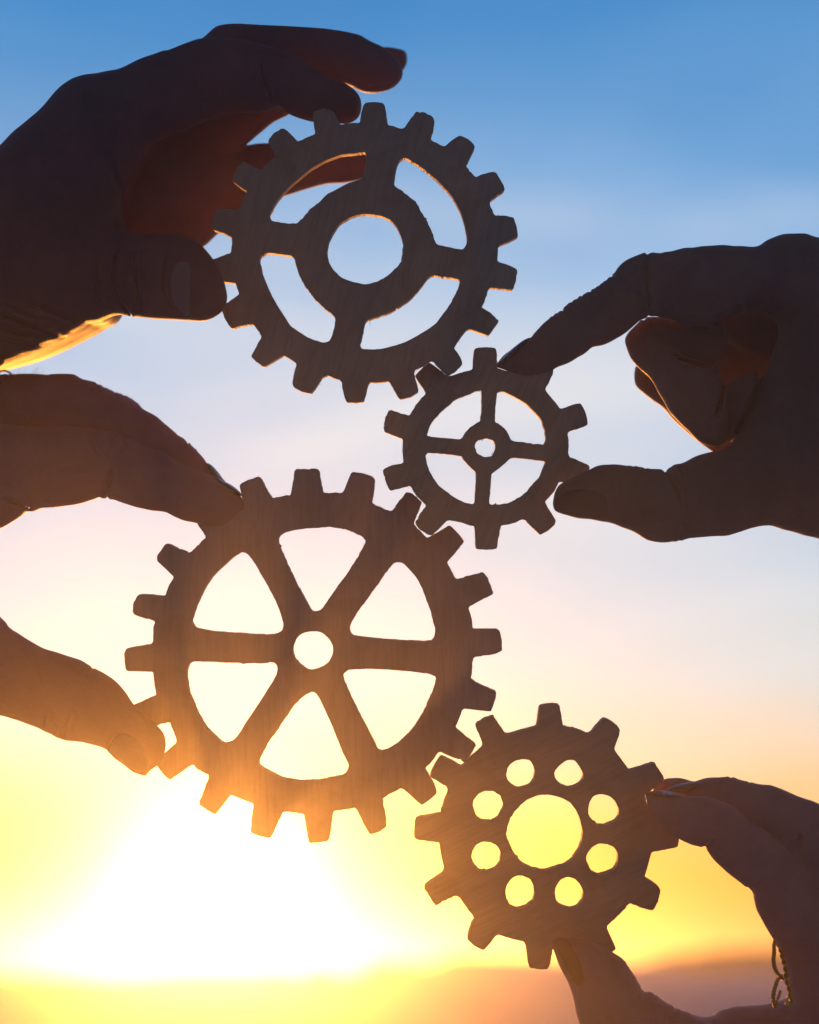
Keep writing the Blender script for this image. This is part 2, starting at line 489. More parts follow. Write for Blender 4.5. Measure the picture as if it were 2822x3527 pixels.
g1_outer = T1B([(118,275),(128,190),(148,115),(172,82),(260,74),(340,82),(362,108),(376,180),(394,302),(460,318),(520,340),(560,325),(595,275),(672,166),(760,182),(842,222),(856,260),(838,350),(816,440),(840,462),(948,518),(1020,455),(1105,403),(1185,440),(1240,490),(1252,526),(1210,610),(1163,706),(1205,755),(1257,820),(1330,785),(1432,760),(1462,778),(1520,860),(1550,942),(1480,995),(1398,1055),(1396,1085),(1420,1135),(1450,1194),(1560,1198),(1636,1214),(1665,1310),(1680,1408),(1590,1452),(1482,1496),(1478,1570),(1473,1648)]) \
 + T1D([(1570,240),(1668,288),(1672,320),(1655,410),(1624,494),(1520,482),(1410,470),(1394,475),(1365,550),(1335,630),(1317,660),(1400,715),(1494,798),(1440,870),(1386,946),(1290,910),(1200,880),(1168,890),(1100,975),(1046,1066),(1100,1140),(1136,1220),(1070,1285),(985,1340),(965,1325),(890,1245),(828,1185),(740,1240),(660,1285),(655,1330),(668,1385),(698,1480),(690,1505),(610,1550),(515,1573),(500,1562),(455,1480),(405,1395),(330,1403),(270,1408),(212,1405),(195,1440),(175,1525),(155,1598),(80,1605),(0,1605)]) \
 + T1C([(1425,1598),(1410,1580),(1390,1500),(1372,1392),(1300,1365),(1235,1332),(1185,1360),(1130,1440),(1075,1518),(1000,1505),(905,1455),(886,1422),(900,1330),(932,1222),(870,1175),(805,1138),(715,1190),(605,1254),(540,1210),(490,1160),(484,1140),(530,1050),(587,955),(545,890),(495,825),(400,845),(284,872),(225,790),(186,672),(200,645),(280,595),(365,535),(340,470),(330,425),(240,415),(150,400),(60,390),(40,300),(38,212),(97,190),(278,130)]) \
 + T1A([(290,1480),(296,1408),(220,1375),(115,1340),(92,1300),(98,1240),(142,1130),(240,1128),(350,1140),(380,1110),(410,1010),(445,960),(380,920),(297,855),(310,800),(345,725),(400,662),(490,700),(580,750),(625,690),(725,612),(690,550),(648,485),(660,440),(720,370),(795,330),(850,370),(910,430),(945,462),(975,455),(1040,420),(1114,392),(1100,300),(1090,215),(1098,170),(1200,140),(1290,160),(1318,205),(1335,250),(1360,298),(1440,285),(1540,280)])
g1_holes = [
 T1C([(1230,120),(1245,210),(1290,290),(1370,370),(1480,412),(1600,436)]) + T1D([(180,436),(290,410),(400,345),(500,250),(535,165),(543,50)]) + T1B([(520,1385),(480,1310),(420,1240),(350,1205),(250,1187),(170,1180),(90,1190),(0,1222)]) + T1A([(1440,1225),(1350,1280),(1290,1370),(1250,1450),(1235,1520)]),
 T1B([(515,645),(550,628),(590,635),(680,690),(780,765),(880,850),(975,945),(1050,1045),(1110,1160),(1150,1280),(1175,1420),(1172,1475),(1138,1530),(1060,1522),(960,1500),(868,1475),(850,1430),(830,1350),(780,1255),(715,1140),(680,1075),(620,1020),(550,965),(460,905),(456,880),(465,790),(475,730),(495,670)]),
 T1D([(850,350),(940,362),(1090,388),(1106,415),(1100,440),(1050,550),(1010,630),(940,725),(875,815),(790,880),(680,945),(570,1005),(460,1040),(360,1068),(270,1078),(205,1082),(135,1072),(120,1040),(135,975),(165,830),(180,800),(215,782),(300,760),(400,725),(500,670),(600,600),(680,520),(740,440),(790,375),(820,357)]),
 T1C([(565,210),(565,180),(590,145),(650,125),(760,138),(880,155),(905,175),(918,220),(950,340),(1010,450),(1100,570),(1200,670),(1290,735),(1312,775),(1298,890),(1260,990),(1200,1015),(1130,995),(1050,965),(960,910),(865,842),(800,735),(740,645),(690,555),(640,455),(600,350),(575,260)]),
 T1A([(1620,605),(1600,735),(1575,830),(1440,875),(1230,985),(1150,1065),(1060,1135),(970,1240),(935,1275),(860,1272),(730,1260),(682,1245),(660,1195),(680,1140),(720,1075),(780,1000),(850,920),(960,825),(1070,735),(1200,660),(1350,600),(1480,585),(1600,570)])]
g2_outer = T2([(755,215),(758,120),(768,55),(790,45),(860,40),(920,44),(938,55),(945,90),(946,170),(948,205),(975,215),(1060,238),(1145,262),(1180,210),(1225,128),(1300,150),(1370,190),(1392,215),(1392,245),(1360,310),(1325,375),(1380,445),(1430,505),(1445,527),(1490,515),(1550,492),(1605,482),(1635,530),(1658,600),(1665,655),(1600,680),(1520,705),(1505,722),(1512,800),(1512,905),(1590,935),(1665,968),(1678,1000),(1650,1080),(1605,1140),(1520,1110),(1475,1106),(1440,1103),(1425,1125),(1400,1180),(1325,1260),(1350,1310),(1412,1410),(1405,1440),(1350,1490),(1285,1525),(1220,1460),(1165,1405),(1145,1402),(1060,1435),(975,1455),(965,1510),(955,1570),(948,1630),(860,1642),(790,1637),(778,1625),(775,1550),(770,1470),(762,1450),(740,1452),(660,1425),(575,1408),(550,1412),(500,1465),(435,1525),(410,1528),(350,1490),(305,1445),(300,1420),(340,1355),(385,1295),(375,1280),(350,1255),(300,1200),(270,1150),(250,1137),(180,1155),(110,1175),(92,1165),(60,1080),(42,1020),(55,1000),(120,970),(190,960),(207,948),(203,900),(198,850),(203,765),(130,740),(60,712),(50,680),(60,600),(95,535),(170,555),(245,580),(262,572),(300,500),(385,405),(345,340),(297,265),(350,210),(410,160),(450,185),(500,225),(550,268),(590,265),(650,245)])
g2_holes = [T2(h) for h in (
 [(770,820),(780,790),(810,770),(860,762),(905,772),(930,795),(937,830),(925,870),(900,900),(855,910),(820,900),(785,870)],
 [(946,400),(965,392),(990,388),(1080,430),(1180,490),(1250,560),(1300,620),(1325,700),(1332,775),(1322,805),(1305,810),(1200,797),(1075,782),(1050,760),(1030,715),(990,665),(935,632),(928,615),(932,560),(940,470)],
 [(825,395),(820,385),(790,385),(700,420),(610,460),(520,540),(440,620),(415,670),(392,740),(430,748),(540,758),(655,768),(675,750),(690,720),(730,675),(790,635),(815,625),(822,560),(825,470)],
 [(383,890),(400,878),(500,880),(600,892),(670,902),(685,935),(730,985),(780,1028),(780,1100),(773,1200),(770,1265),(758,1280),(690,1268),(600,1220),(500,1145),(450,1085),(415,1020),(395,960),(382,915)],
 [(905,1040),(960,1000),(1010,960),(1050,920),(1075,912),(1200,925),(1315,940),(1328,952),(1310,1000),(1285,1065),(1240,1110),(1190,1175),(1120,1230),(1040,1270),(950,1285),(890,1282),(886,1260),(895,1150)])]
g3_outer = T3A([(1440,270),(1455,180),(1468,80),(1480,68),(1570,58),(1665,62),(1680,90),(1700,210),(1710,265)]) \
 + T3B([(200,263),(260,263),(285,270),(305,255),(340,170),(372,95),(390,88),(470,98),(550,125),(573,150),(570,210),(560,290),(550,350),(570,365),(670,408),(705,418),(725,405),(780,330),(840,253),(910,285),(970,340),(945,420),(898,530),(960,590),(1015,650),(1045,632),(1120,590),(1195,543),(1215,545),(1280,610),(1330,678),(1260,765),(1182,853),(1210,905),(1245,975),(1268,997),(1370,970),(1490,935),(1520,975),(1560,1060),(1574,1115),(1560,1128),(1460,1180),(1375,1225),(1365,1243),(1385,1300),(1397,1360),(1397,1405),(1415,1418),(1500,1418),(1610,1418),(1630,1435),(1645,1510),(1650,1605),(1560,1635),(1415,1655)]) \
 + T3D([(1402,66),(1398,150),(1385,235),(1400,250),(1490,300),(1600,345),(1600,380),(1575,460),(1555,515),(1440,503),(1325,490),(1310,505),(1285,580),(1257,640),(1262,660),(1340,725),(1420,788),(1425,805),(1400,855),(1340,945),(1240,905),(1130,858),(1110,860),(1060,930),(1003,995),(1005,1010),(1040,1070),(1080,1140),(1097,1190),(1092,1210),(1040,1260),(975,1304),(960,1300),(890,1240),(825,1180),(790,1160),(760,1185),(690,1215),(640,1250),(638,1265),(655,1360),(672,1470),(668,1495),(610,1530),(535,1555),(520,1545),(470,1450),(415,1340),(405,1328),(320,1345),(230,1355),(218,1370),(205,1480),(188,1590),(175,1610),(100,1622),(20,1628)]) \
 + T3C([(1585,1600),(1565,1480),(1548,1385),(1530,1375),(1380,1362),(1365,1375),(1320,1480),(1270,1580),(1250,1588),(1170,1568),(1105,1540),(1095,1525),(1105,1420),(1120,1305),(1110,1290),(1020,1255),(930,1220),(915,1240),(860,1315),(800,1388),(720,1345),(665,1300),(660,1285),(700,1180),(745,1070),(740,1055),(640,995),(610,963),(580,980),(500,1035),(415,1096),(350,1035),(305,970),(277,948),(365,870),(475,772),(450,690),(415,610),(400,608),(305,630),(175,665),(110,580),(72,476),(100,462),(290,380),(298,365),(285,290),(272,185),(262,178),(150,175),(60,173),(42,160),(30,80),(28,20)]) \
 + T3A([(38,1600),(45,1585),(130,1565),(250,1550),(270,1530),(272,1440),(277,1390),(293,1352),(200,1325),(110,1295),(98,1280),(105,1200),(148,1122),(250,1128),(365,1138),(382,1125),(390,1090),(415,1030),(452,980),(380,910),(308,845),(305,800),(330,760),(378,697),(400,697),(490,735),(585,778),(610,745),(660,700),(722,640),(680,580),(612,465),(690,400),(780,345),(805,355),(850,410),(905,475),(960,450),(1040,400),(1045,370),(1025,300),(1003,205),(1015,188),(1090,150),(1165,125),(1185,145),(1225,220),(1265,290),(1280,312),(1350,295),(1405,283),(1425,290)])
g3_holes = [
 T3A([(1455,1600),(1460,1560),(1485,1500),(1530,1455),(1600,1437),(1680,1440)]) + T3B([(150,1465),(190,1505),(215,1560),(220,1600)]) + T3D([(215,30),(190,80),(150,125),(90,155),(30,165)]) + T3C([(1550,145),(1500,100),(1470,55)]),
 T3A([(1330,670),(1340,635),(1380,605),(1470,580),(1600,565),(1725,558)]) + T3B([(200,555),(300,570),(400,602),(470,640),(493,675),(480,710),(430,800),(350,930),(260,1050),(170,1180),(125,1245),(95,1268),(40,1272)]) + T3A([(1580,1200),(1490,1040),(1410,870),(1370,780)]),
 T3A([(1020,768),(1050,772),(1088,795),(1150,890),(1230,1030),(1310,1180),(1350,1280),(1377,1385),(1365,1430),(1320,1458),(1260,1466),(1180,1466),(1000,1453),(820,1443),(640,1415),(615,1385),(598,1355),(620,1280),(660,1180),(710,1075),(780,970),(860,895),(940,820)]),
 T3B([(760,853),(810,858),(860,910),(930,990),(965,1060),(1000,1150),(1040,1260),(1070,1370),(1082,1435),(1075,1500),(1050,1518),(1000,1521),(850,1517),(700,1508),(550,1495),(380,1473),(355,1418),(375,1360),(430,1270),(520,1150),(620,1010),(690,910),(725,865)]),
 T3C([(615,90),(700,92),(900,100),(1050,106),(1200,107),(1270,95),(1310,105),(1330,165),(1310,215),(1240,330),(1150,470),(1060,600),(990,720),(940,770),(890,785),(850,773),(780,710),(700,620),(630,480),(575,345),(560,240),(557,185),(575,115)]),
 T3C([(1170,940),(1190,890),(1240,790),(1320,680),(1400,560),(1470,460),(1550,380)]) + T3D([(45,345),(75,360),(98,395),(150,500),(220,660),(290,840),(350,965),(350,990),(330,1030),(315,1052),(230,1072),(120,1095),(0,1103)]) + T3C([(1480,1100),(1370,1080),(1230,1010),(1170,970)]),
 T3D([(303,230),(310,190),(350,162),(500,152),(680,160),(850,173),(1030,195),(1085,220),(1090,245),(1070,320),(1010,460),(950,580),(860,700),(760,790),(690,835),(630,850),(595,835),(570,775),(500,640),(420,490),(340,320)])]
g4_outer = T4A([(1540,340),(1555,250),(1572,130),(1585,97),(1640,85)]) \
 + T4B([(50,78),(145,82),(160,100),(180,200),(190,300),(205,340),(280,358),(370,380),(450,410),(515,433),(560,385),(620,310),(683,240),(760,275),(850,335),(878,390),(860,460),(820,570),(808,610),(830,650),(910,755),(970,835),(990,865),(1100,832),(1200,800),(1282,775),(1320,825),(1370,900),(1400,975),(1330,1045),(1240,1105),(1165,1165),(1205,1270),(1245,1375),(1400,1400),(1530,1460),(1572,1600),(1575,1700),(1560,1765)]) \
 + T4D([(1540,155),(1400,185),(1260,208),(1245,225),(1210,360),(1168,490),(1175,515),(1260,570),(1330,625),(1358,660),(1340,750),(1300,850),(1260,905),(1240,905),(1120,865),(990,820),(960,850),(840,980),(725,1080),(722,1110),(770,1220),(825,1340),(825,1365),(770,1405),(640,1440),(520,1320),(300,1305),(90,1312),(75,1370),(50,1540),(25,1590)]) \
 + T4C([(1600,1602),(1500,1592),(1455,1575),(1440,1500),(1415,1340),(1410,1290),(1385,1270),(1280,1250),(1120,1200),(1090,1190),(1060,1205),(1000,1285),(915,1380),(800,1320),(715,1240),(730,1180),(775,1060),(805,1010),(790,970),(700,850),(640,770),(620,735),(570,730),(540,745),(450,795),(350,842),(320,815),(260,720),(208,635),(240,590),(330,530),(430,465),(443,410),(440,370),(410,240),(390,110),(380,95),(260,82),(130,65),(100,40),(92,0)]) \
 + T4A([(95,1520),(115,1430),(200,1410),(410,1380),(415,1330),(450,1210),(485,1150),(490,1110),(480,1070),(400,1010),(275,935),(300,870),(360,760),(410,688),(500,735),(580,770),(645,822),(700,775),(760,710),(870,620),(908,575),(870,460),(812,325),(860,285),(950,240),(1030,222),(1050,245),(1110,340),(1165,420),(1185,435),(1280,418),(1400,380),(1520,348)])
g4_holes = [
 T4A([(1185,1600),(1200,1520),(1235,1440),(1275,1360),(1350,1280),(1450,1200),(1560,1160),(1660,1152)]) + T4B([(70,1158),(180,1190),(280,1240),(350,1330),(400,1440),(430,1570)]) + T4D([(434,0),(425,80),(390,170),(330,270),(280,325),(200,368),(100,400),(0,425)]) + T4C([(1620,432),(1500,410),(1360,340),(1290,250),(1230,130),(1195,50)]),
 T4A([(1185,930),(1195,860),(1230,790),(1300,745),(1400,732),(1465,745),(1505,810),(1523,885),(1505,980),(1455,1045),(1390,1060),(1328,1078),(1270,1055),(1205,995)]),
 T4A([(788,1285),(800,1210),(840,1150),(900,1120),(980,1107),(1050,1115),(1110,1165),(1140,1250),(1155,1290),(1120,1360),(1080,1425),(1030,1455),(960,1468),(880,1455),(830,1410),(810,1350)]),
 T4B([(97,920),(105,870),(150,815),(230,750),(290,737),(345,750),(400,830),(435,900),(440,960),(400,1020),(320,1058),(250,1067),(180,1040),(130,990)]),
 T4B([(498,1320),(515,1240),(560,1170),(620,1147),(700,1150),(780,1190),(830,1250),(862,1320),(860,1400),(830,1460),(760,1495),(690,1515),(610,1512),(550,1465),(510,1400)]),
 T4C([(770,260),(790,180),(840,115),(920,85),(1000,92),(1070,135),(1110,200),(1118,250),(1105,330),(1060,400),(970,443),(870,430),(810,370),(780,310)]),
 T4C([(1175,680),(1190,600),(1250,520),(1320,488),(1380,490),(1465,530),(1500,600),(1520,700),(1500,780),(1430,850),(1360,880),(1290,882),(1230,845),(1185,770)]),
 T4D([(105,670),(125,600),(180,530),(260,505),(340,525),(390,580),(430,650),(443,700),(425,790),(365,865),(280,885),(220,865),(150,830),(110,770)]),
 T4D([(475,280),(490,225),(540,155),(620,110),(720,115),(800,150),(845,220),(853,300),(835,370),(795,425),(720,460),(620,485),(550,450),(500,380),(482,320)])]
Z1, Z2, Z3, Z4 = 0.0, 4.1, 8.2, 8.2
def spl(T, L4):
    o = []
    for a in L4:
        (x0, y0), (x1, y1) = T([a[:2], a[2:]]); o.append((x0, y0, x1, y1))
    return o
gear(g1_outer, g1_holes, Z1, 'wooden gear with a wide round hub and four curved slots, held by the topmost hand', MAT_WOOD[0],
     splinters=spl(T1D, [(208,785,216,840),(1090,985,1100,1005)]) + spl(T1B, [(270,1185,278,1212),(100,1180,118,1200),(725,752,760,752),(876,858,900,866),(150,1178,160,1196)]) + spl(T1C, [(1145,1415,1165,1430),(900,1270,925,1262)]))
gear(g2_outer, g2_holes, Z2, 'smallest wooden gear, with four thin spokes and a tiny centre hole', MAT_WOOD[1], rad_o=6, rad_h=6,
     splinters=spl(T2, [(828,762,832,788),(818,765,826,780),(905,890,912,862)]))
gear(g3_outer, g3_holes, Z3, 'largest wooden gear, with six broad spokes and a round centre hole, above the sun', MAT_WOOD[2], rad_o=9, rad_h=14)
gear(g4_outer, g4_holes, Z4, 'wooden gear pierced by a ring of eight round holes, at the lower right', MAT_WOOD[3], rad_o=9, rad_h=8)

# ------------------------------------------------------------------ hands
def catmull(P, n=6):
    P = np.asarray(P, float); m = len(P); o = []
    for i in range(m):
        p0, p1, p2, p3 = P[(i - 1) % m], P[i], P[(i + 1) % m], P[(i + 2) % m]
        for k in range(n):
            t = k / n
            o.append(0.5 * ((2 * p1) + (-p0 + p2) * t + (2 * p0 - 5 * p1 + 4 * p2 - p3) * t * t + (-p0 + 3 * p1 - 3 * p2 + p3) * t ** 3))
    return np.array(o)

def seg_dist(X, Y, P, closed=True):
    d = np.full(X.shape, 1e9, np.float32); inside = np.zeros(X.shape, bool)
    m = len(P)
    for i in range(m if closed else m - 1):
        a = P[i]; b = P[(i + 1) % m]
        ex, ey = b - a
        wx, wy = X - a[0], Y - a[1]
        t = np.clip((wx * ex + wy * ey) / (ex * ex + ey * ey + 1e-9), 0, 1)
        d = np.minimum(d, (wx - t * ex) ** 2 + (wy - t * ey) ** 2)
        if closed:
            c = ((a[1] <= Y) & (b[1] > Y)) | ((b[1] <= Y) & (a[1] > Y))
            if ey != 0:
                xi = a[0] + (Y - a[1]) * ex / ey
                inside ^= c & (X < xi)
    d = np.sqrt(d)
    return (np.where(inside, -d, d) if closed else d)

def zmap(zspec, px, py):
    """zspec: number, or (p0, z0, p1, z1, ...) along a straight line in photograph pixels"""
    if isinstance(zspec, (int, float)): return np.full(np.shape(px), float(zspec))
    (x0, y0), z0, (x1, y1), z1 = zspec
    ex, ey = x1 - x0, y1 - y0
    t = np.clip(((px - x0) * ex + (py - y0) * ey) / (ex * ex + ey * ey), 0, 1)
    t = t * t * (3 - 2 * t) * 0.5 + t * 0.5
    return z0 + (z1 - z0) * t

class Solid:
    """rounded volume over a traced outline: inflated like flesh, capped at half thickness T"""
    def __init__(s, pts, z, T, smooth=5):
        P = np.array(pts, float)
        if smooth: P = catmull(P, smooth)
        zz = zmap(z, P[:, 0], P[:, 1]); sc = (D + zz) / D
        s.P = np.stack([(P[:, 0] - CX) * K * sc, (CY - P[:, 1]) * K * sc], 1)
        s.z, s.T = z, T
    def fields(s, gx, gy, h):
        X, Y = np.meshgrid(gx, gy, indexing='ij')
        d = seg_dist(X, Y, s.P).astype(np.float32)
        ins = d < 0
        w = float(-d.min())
        U = np.where(ins, np.minimum(-d * min(2 * w, 2 * s.T), s.T ** 2), 0).astype(np.float32)
        lam2 = s.T ** 2 / 2.0
        ii = np.where(ins)
        if len(ii[0]) == 0: return d, U, U
        x0, x1, y0, y1 = ii[0].min(), ii[0].max() + 1, ii[1].min(), ii[1].max() + 1
        x0, y0 = max(x0, 1), max(y0, 1); x1, y1 = min(x1, len(gx) - 1), min(y1, len(gy) - 1)
        m = ins[x0:x1, y0:y1]
        par = (np.add.outer(np.arange(x0, x1), np.arange(y0, y1)) % 2).astype(bool)
        A = U[x0 - 1:x1 + 1, y0 - 1:y1 + 1]
        om = 1.8; q = h * h / lam2
        masks = (m & par, m & ~par)
        for it in range(70):
            for mk in masks:
                nb = (A[:-2, 1:-1] + A[2:, 1:-1] + A[1:-1, :-2] + A[1:-1, 2:] + 2 * h * h) / (4 + q)
                c = A[1:-1, 1:-1]
                c += np.where(mk, om * (nb - c), 0)
        G = np.where(-d > 1.6 * h, U / np.maximum(-d, h), 0)
        W = (-d > 1.6 * h).astype(np.float32)
        G0, W0 = G.copy(), W.copy()
        for it in range(14):
            G2 = G.copy(); W2 = W.copy()
            for ax in (0, 1):
                for sh in (-1, 1):
                    G2 += np.roll(G, sh, ax); W2 += np.roll(W, sh, ax)
            fill = W2 > 0
            Gn = np.where(fill, G2 / np.maximum(W2, 1e-6), 0)
            G = np.where(W0 > 0, G0, Gn); W = np.where(fill, 1.0, 0).astype(np.float32)
        G = np.where(W > 0, G, s.T)
        G = np.maximum(G, 0.8)
        return d, -d * G, X
    def eval(s, gx, gy, gz, h):
        d, U, _ = s.fields(gx, gy, h)
        X, Y = np.meshgrid(gx, gy, indexing='ij')
        px = X / K + CX; py = CY - Y / K
        zc = zmap(s.z, px, py).astype(np.float32)
        dz = np.abs(gz.astype(np.float32)[None, None, :] - zc[:, :, None])
        su = np.sqrt(np.maximum(U, 0)).astype(np.float32)[:, :, None]
        Um = U.astype(np.float32)[:, :, None]
        den = np.sqrt((dz + su) ** 2 + s.T ** 2 * 1.2)
        return ((dz * dz - Um) / den).astype(np.float32)

def smin(a, b, k):
    hh = np.clip(0.5 + 0.5 * (b - a) / k, 0, 1)
    return b * (1 - hh) + a * hh - k * hh * (1 - hh)

def surface_nets(Fd, gx, gy, gz):
    S = Fd < 0
    nx, ny, nz = Fd.shape
    cs = np.zeros((nx - 1, ny - 1, nz - 1), np.uint8)
    for i in (0, 1):
        for j in (0, 1):
            for k in (0, 1):
                cs += S[i:nx - 1 + i, j:ny - 1 + j, k:nz - 1 + k]
    mask = (cs > 0) & (cs < 8)
    ci, cj, ck = np.where(mask)
    n = len(ci)
    acc = np.zeros((n, 3)); cnt = np.zeros(n)
    corners = [(i, j, k) for i in (0, 1) for j in (0, 1) for k in (0, 1)]
    for a in corners:
        for ax in range(3):
            if a[ax]: continue
            b = list(a); b[ax] = 1
            fa = Fd[ci + a[0], cj + a[1], ck + a[2]]; fb = Fd[ci + b[0], cj + b[1], ck + b[2]]
            c = (fa < 0) != (fb < 0)
            t = np.where(c, fa / np.where(c, fa - fb, 1), 0)
            p = np.tile(np.array(a, float), (n, 1)); p[:, ax] = t
            acc += p * c[:, None]; cnt += c
    V = acc / cnt[:, None] + np.stack([ci, cj, ck], 1)
    idx = np.full(mask.shape, -1, np.int64); idx[mask] = np.arange(n)
    quads = []
    for ax in range(3):
        o1, o2 = [(1, 2), (2, 0), (0, 1)][ax]
        sl_a = [slice(1, -1)] * 3; sl_b = [slice(1, -1)] * 3
        sl_a[ax] = slice(0, -1); sl_b[ax] = slice(1, None)
        A = S[tuple(sl_a)]; B = S[tuple(sl_b)]
        for flip, c in ((False, A & ~B), (True, ~A & B)):
            e = np.array(np.where(c))
            for q in range(3):
                if q != ax: e[q] += 1
            def cell(d1, d2):
                q = [e[0], e[1], e[2]]
                q[o1] = q[o1] - d1; q[o2] = q[o2] - d2
                return idx[q[0], q[1], q[2]]
            qd = np.stack([cell(1, 1), cell(0, 1), cell(0, 0), cell(1, 0)], 1)
            if flip: qd = qd[:, ::-1]
            quads.append(qd)
    Q = np.concatenate(quads)
    h = gx[1] - gx[0]
    Vm = V * h + np.array([gx[0], gy[0], gz[0]])
    return Vm, Q

VOX = 0.45
def hand(label, mat, body, fingers, bounds, creases=(), nails=(), edge_nails=(), seed=0, blend=0.8, crease_z=18):
    """body: list of (pts, z, T, k); fingers: list of (pts, z, T, k); bounds in px + z mm"""
    x0, x1, y0, y1, z0, z1 = bounds
    h = VOX
    gx = np.arange((x0 - CX) * K, (x1 - CX) * K, h); gy = np.arange((CY - y1) * K, (CY - y0) * K, h); gz = np.arange(z0, z1, h)
    Bd = None
    for pts, z, T, k in body:
        f = Solid(pts, z, T).eval(gx, gy, gz, h)
        Bd = f if Bd is None else smin(Bd, f, k)
    Fd = Bd.copy()
    for pts, z, T, k in fingers:
        f = Solid(pts, z, T).eval(gx, gy, gz, h)
        Fd = smin(Fd, smin(Bd, f, k), blend)
    X, Y = np.meshgrid(gx, gy, indexing='ij')
    add = np.zeros(X.shape, np.float32)
    for pts, amp_, wid in creases:
        P = np.array([( (x - CX) * K, (CY - y) * K) for x, y in pts])
        P2 = P if len(P) < 3 else np.array([P[0]] + list(catmull(P, 4)[: (len(P) - 1) * 4]) + [P[-1]])
        dd = seg_dist(X, Y, P2, closed=False)
        end = np.minimum(np.hypot(X - P[0][0], Y - P[0][1]), np.hypot(X - P[-1][0], Y - P[-1][1]))
        amp_ = amp_ * 1.9; add += amp_ * np.exp(-(dd / wid) ** 2) * np.clip(0.35 + end / 3.0, 0, 1)
        add -= 0.35 * amp_ * np.exp(-((dd - 2.0 * wid) / (1.3 * wid)) ** 2)
    r = np.random.default_rng(seed)
    for q in range(7):
        kx, ky = r.normal(0, 0.35, 2); add += 0.05 * np.sin(kx * X + ky * Y + r.uniform(0, 6))
    Fd += add[:, :, None] * np.clip((crease_z - gz) / 8.0, 0, 1)[None, None, :].astype(np.float32)
    Fd[0] = 1; Fd[-1] = 1; Fd[:, 0] = 1; Fd[:, -1] = 1; Fd[:, :, 0] = 1; Fd[:, :, -1] = 1
    V, Q = surface_nets(Fd, gx, gy, gz)
    # front height map for the nails
    S = Fd < 0
    first = np.argmax(S, axis=2); hit = S.any(axis=2)
    I, J = np.indices(first.shape)
    fm = np.maximum(first, 1)
    fa, fb = Fd[I, J, fm - 1], Fd[I, J, fm]
    zi = gz[fm - 1] + h * np.clip(fa / np.where(np.abs(fa - fb) > 1e-6, fa - fb, 1), 0, 1)
    ctr = np.array(to_world([V.mean(axis=0)])[0])
    root = empty('hand', ctr)
    tag(root, label, 'hand', 'hands holding the gears')
    link_mesh('skin', to_world(V), Q, mat, root)
    def surf(px, py):
        zc = 0.0
        for _ in range(3):
            s = (D + zc) / D
            x = (px - CX) * K * s; y = (CY - py) * K * s
            i = int(round((x - gx[0]) / h)); j = int(round((y - gy[0]) / h))
            i = min(max(i, 2), len(gx) - 3); j = min(max(j, 2), len(gy) - 3)
            w = hit[i - 2:i + 3, j - 2:j + 3]
            if not w.any(): return x, y, None
            zc = float(zi[i - 2:i + 3, j - 2:j + 3][w].mean())
        return x, y, zc
    for pts, m, lift, lab in nails:
        P = catmull(pts, 3)
        mn, mxx = P.min(0), P.max(0)
        inner = []
        st = 9.0
        for a in np.arange(mn[0], mxx[0], st):
            for b in np.arange(mn[1], mxx[1], st):
                inner.append((a, b))
        inner = np.array(inner)
        dd = seg_dist(inner[:, 0], inner[:, 1], P)
        inner = inner[dd < -5]
        allp = [Vector(p) for p in P.tolist()] + [Vector(p) for p in inner.tolist()]
        vs, es, fs, *_ = geometry.delaunay_2d_cdt(allp, [], [list(range(len(P)))], 1, 0.01)
        pts2 = np.array([tuple(v) for v in vs])
        dist = -seg_dist(pts2[:, 0], pts2[:, 1], P)
        out_ = []; back = []; last = 0
        zs = [surf(*p) for p in pts2]
        zall = [q[2] for q in zs if q[2] is not None]
        zmed = float(np.median(zall))
        xy = np.array([q[:2] for q in zs]); zz_ = np.array([zmed if q[2] is None else q[2] for q in zs])
        zsm = zz_.copy()
        for i_ in range(len(xy)):          # smooth the plate without losing its curve
            w_ = np.exp(-((xy - xy[i_]) ** 2).sum(1) / (2 * 0.8 ** 2)); zsm[i_] = (w_ * zz_).sum() / w_.sum()
        for (x_, y_), zf, ds in zip(xy, np.minimum(zsm, zz_ + 0.1), dist):
            e = min(max(ds / 5.0, 0), 1)
            out_.append((x_, y_, zf - lift * (0.45 + 0.55 * e))); back.append((x_, y_, zf + 0.9))
        nv = len(out_)
        faces = [tuple(f) for f in fs] + [tuple(reversed([i + nv for i in f])) for f in fs]
        nb = len(P)
        faces += [(i, (i + 1) % nb, (i + 1) % nb + nv, i + nv) for i in range(nb)]
        o = link_mesh('fingernail', to_world(out_ + back), faces, m, root)
        if lab: o['label'] = lab
    for pts, z, T, m, lab in edge_nails:
        P = np.array(pts); hh = 0.22
        gx2 = np.arange((P[:, 0].min() - CX) * K - 2.5, (P[:, 0].max() - CX) * K + 2.5, hh)
        gy2 = np.arange((CY - P[:, 1].max()) * K - 2.5, (CY - P[:, 1].min()) * K + 2.5, hh)
        zc = z if isinstance(z, (int, float)) else (z[1] + z[3]) / 2
        gz2 = np.arange(zc - T - 2, zc + T + 2, hh)
        f = Solid(pts, z, T, smooth=3).eval(gx2, gy2, gz2, hh)
        # a nail is wide across the finger: stretch the plate in depth
        V2, Q2 = surface_nets(f, gx2, gy2, gz2)
        V2[:, 2] = zc + (V2[:, 2] - zc) * (T / max(0.5, (V2[:, 2].max() - zc)))
        o = link_mesh('fingernail', to_world(V2), Q2, m, root)
        if lab: o['label'] = lab
    return root

def HA(p): return tile(0, 40, 1440 / 1725, p)
def HT(p): return tile(0, 750, 800 / 1725, p)
def HB(p): return tile(0, 1250, 900 / 1725, p)
def HU(p): return tile(0, 2100, 700 / 1725, p)
def HC(p): return tile(1700, 780, 1122 / 1725, p)
def HD(p): return tile(1850, 2620, 972 / 1725, p)
def pz(T, a, za, b, zb):
    return (T([a])[0], za, T([b])[0], zb)

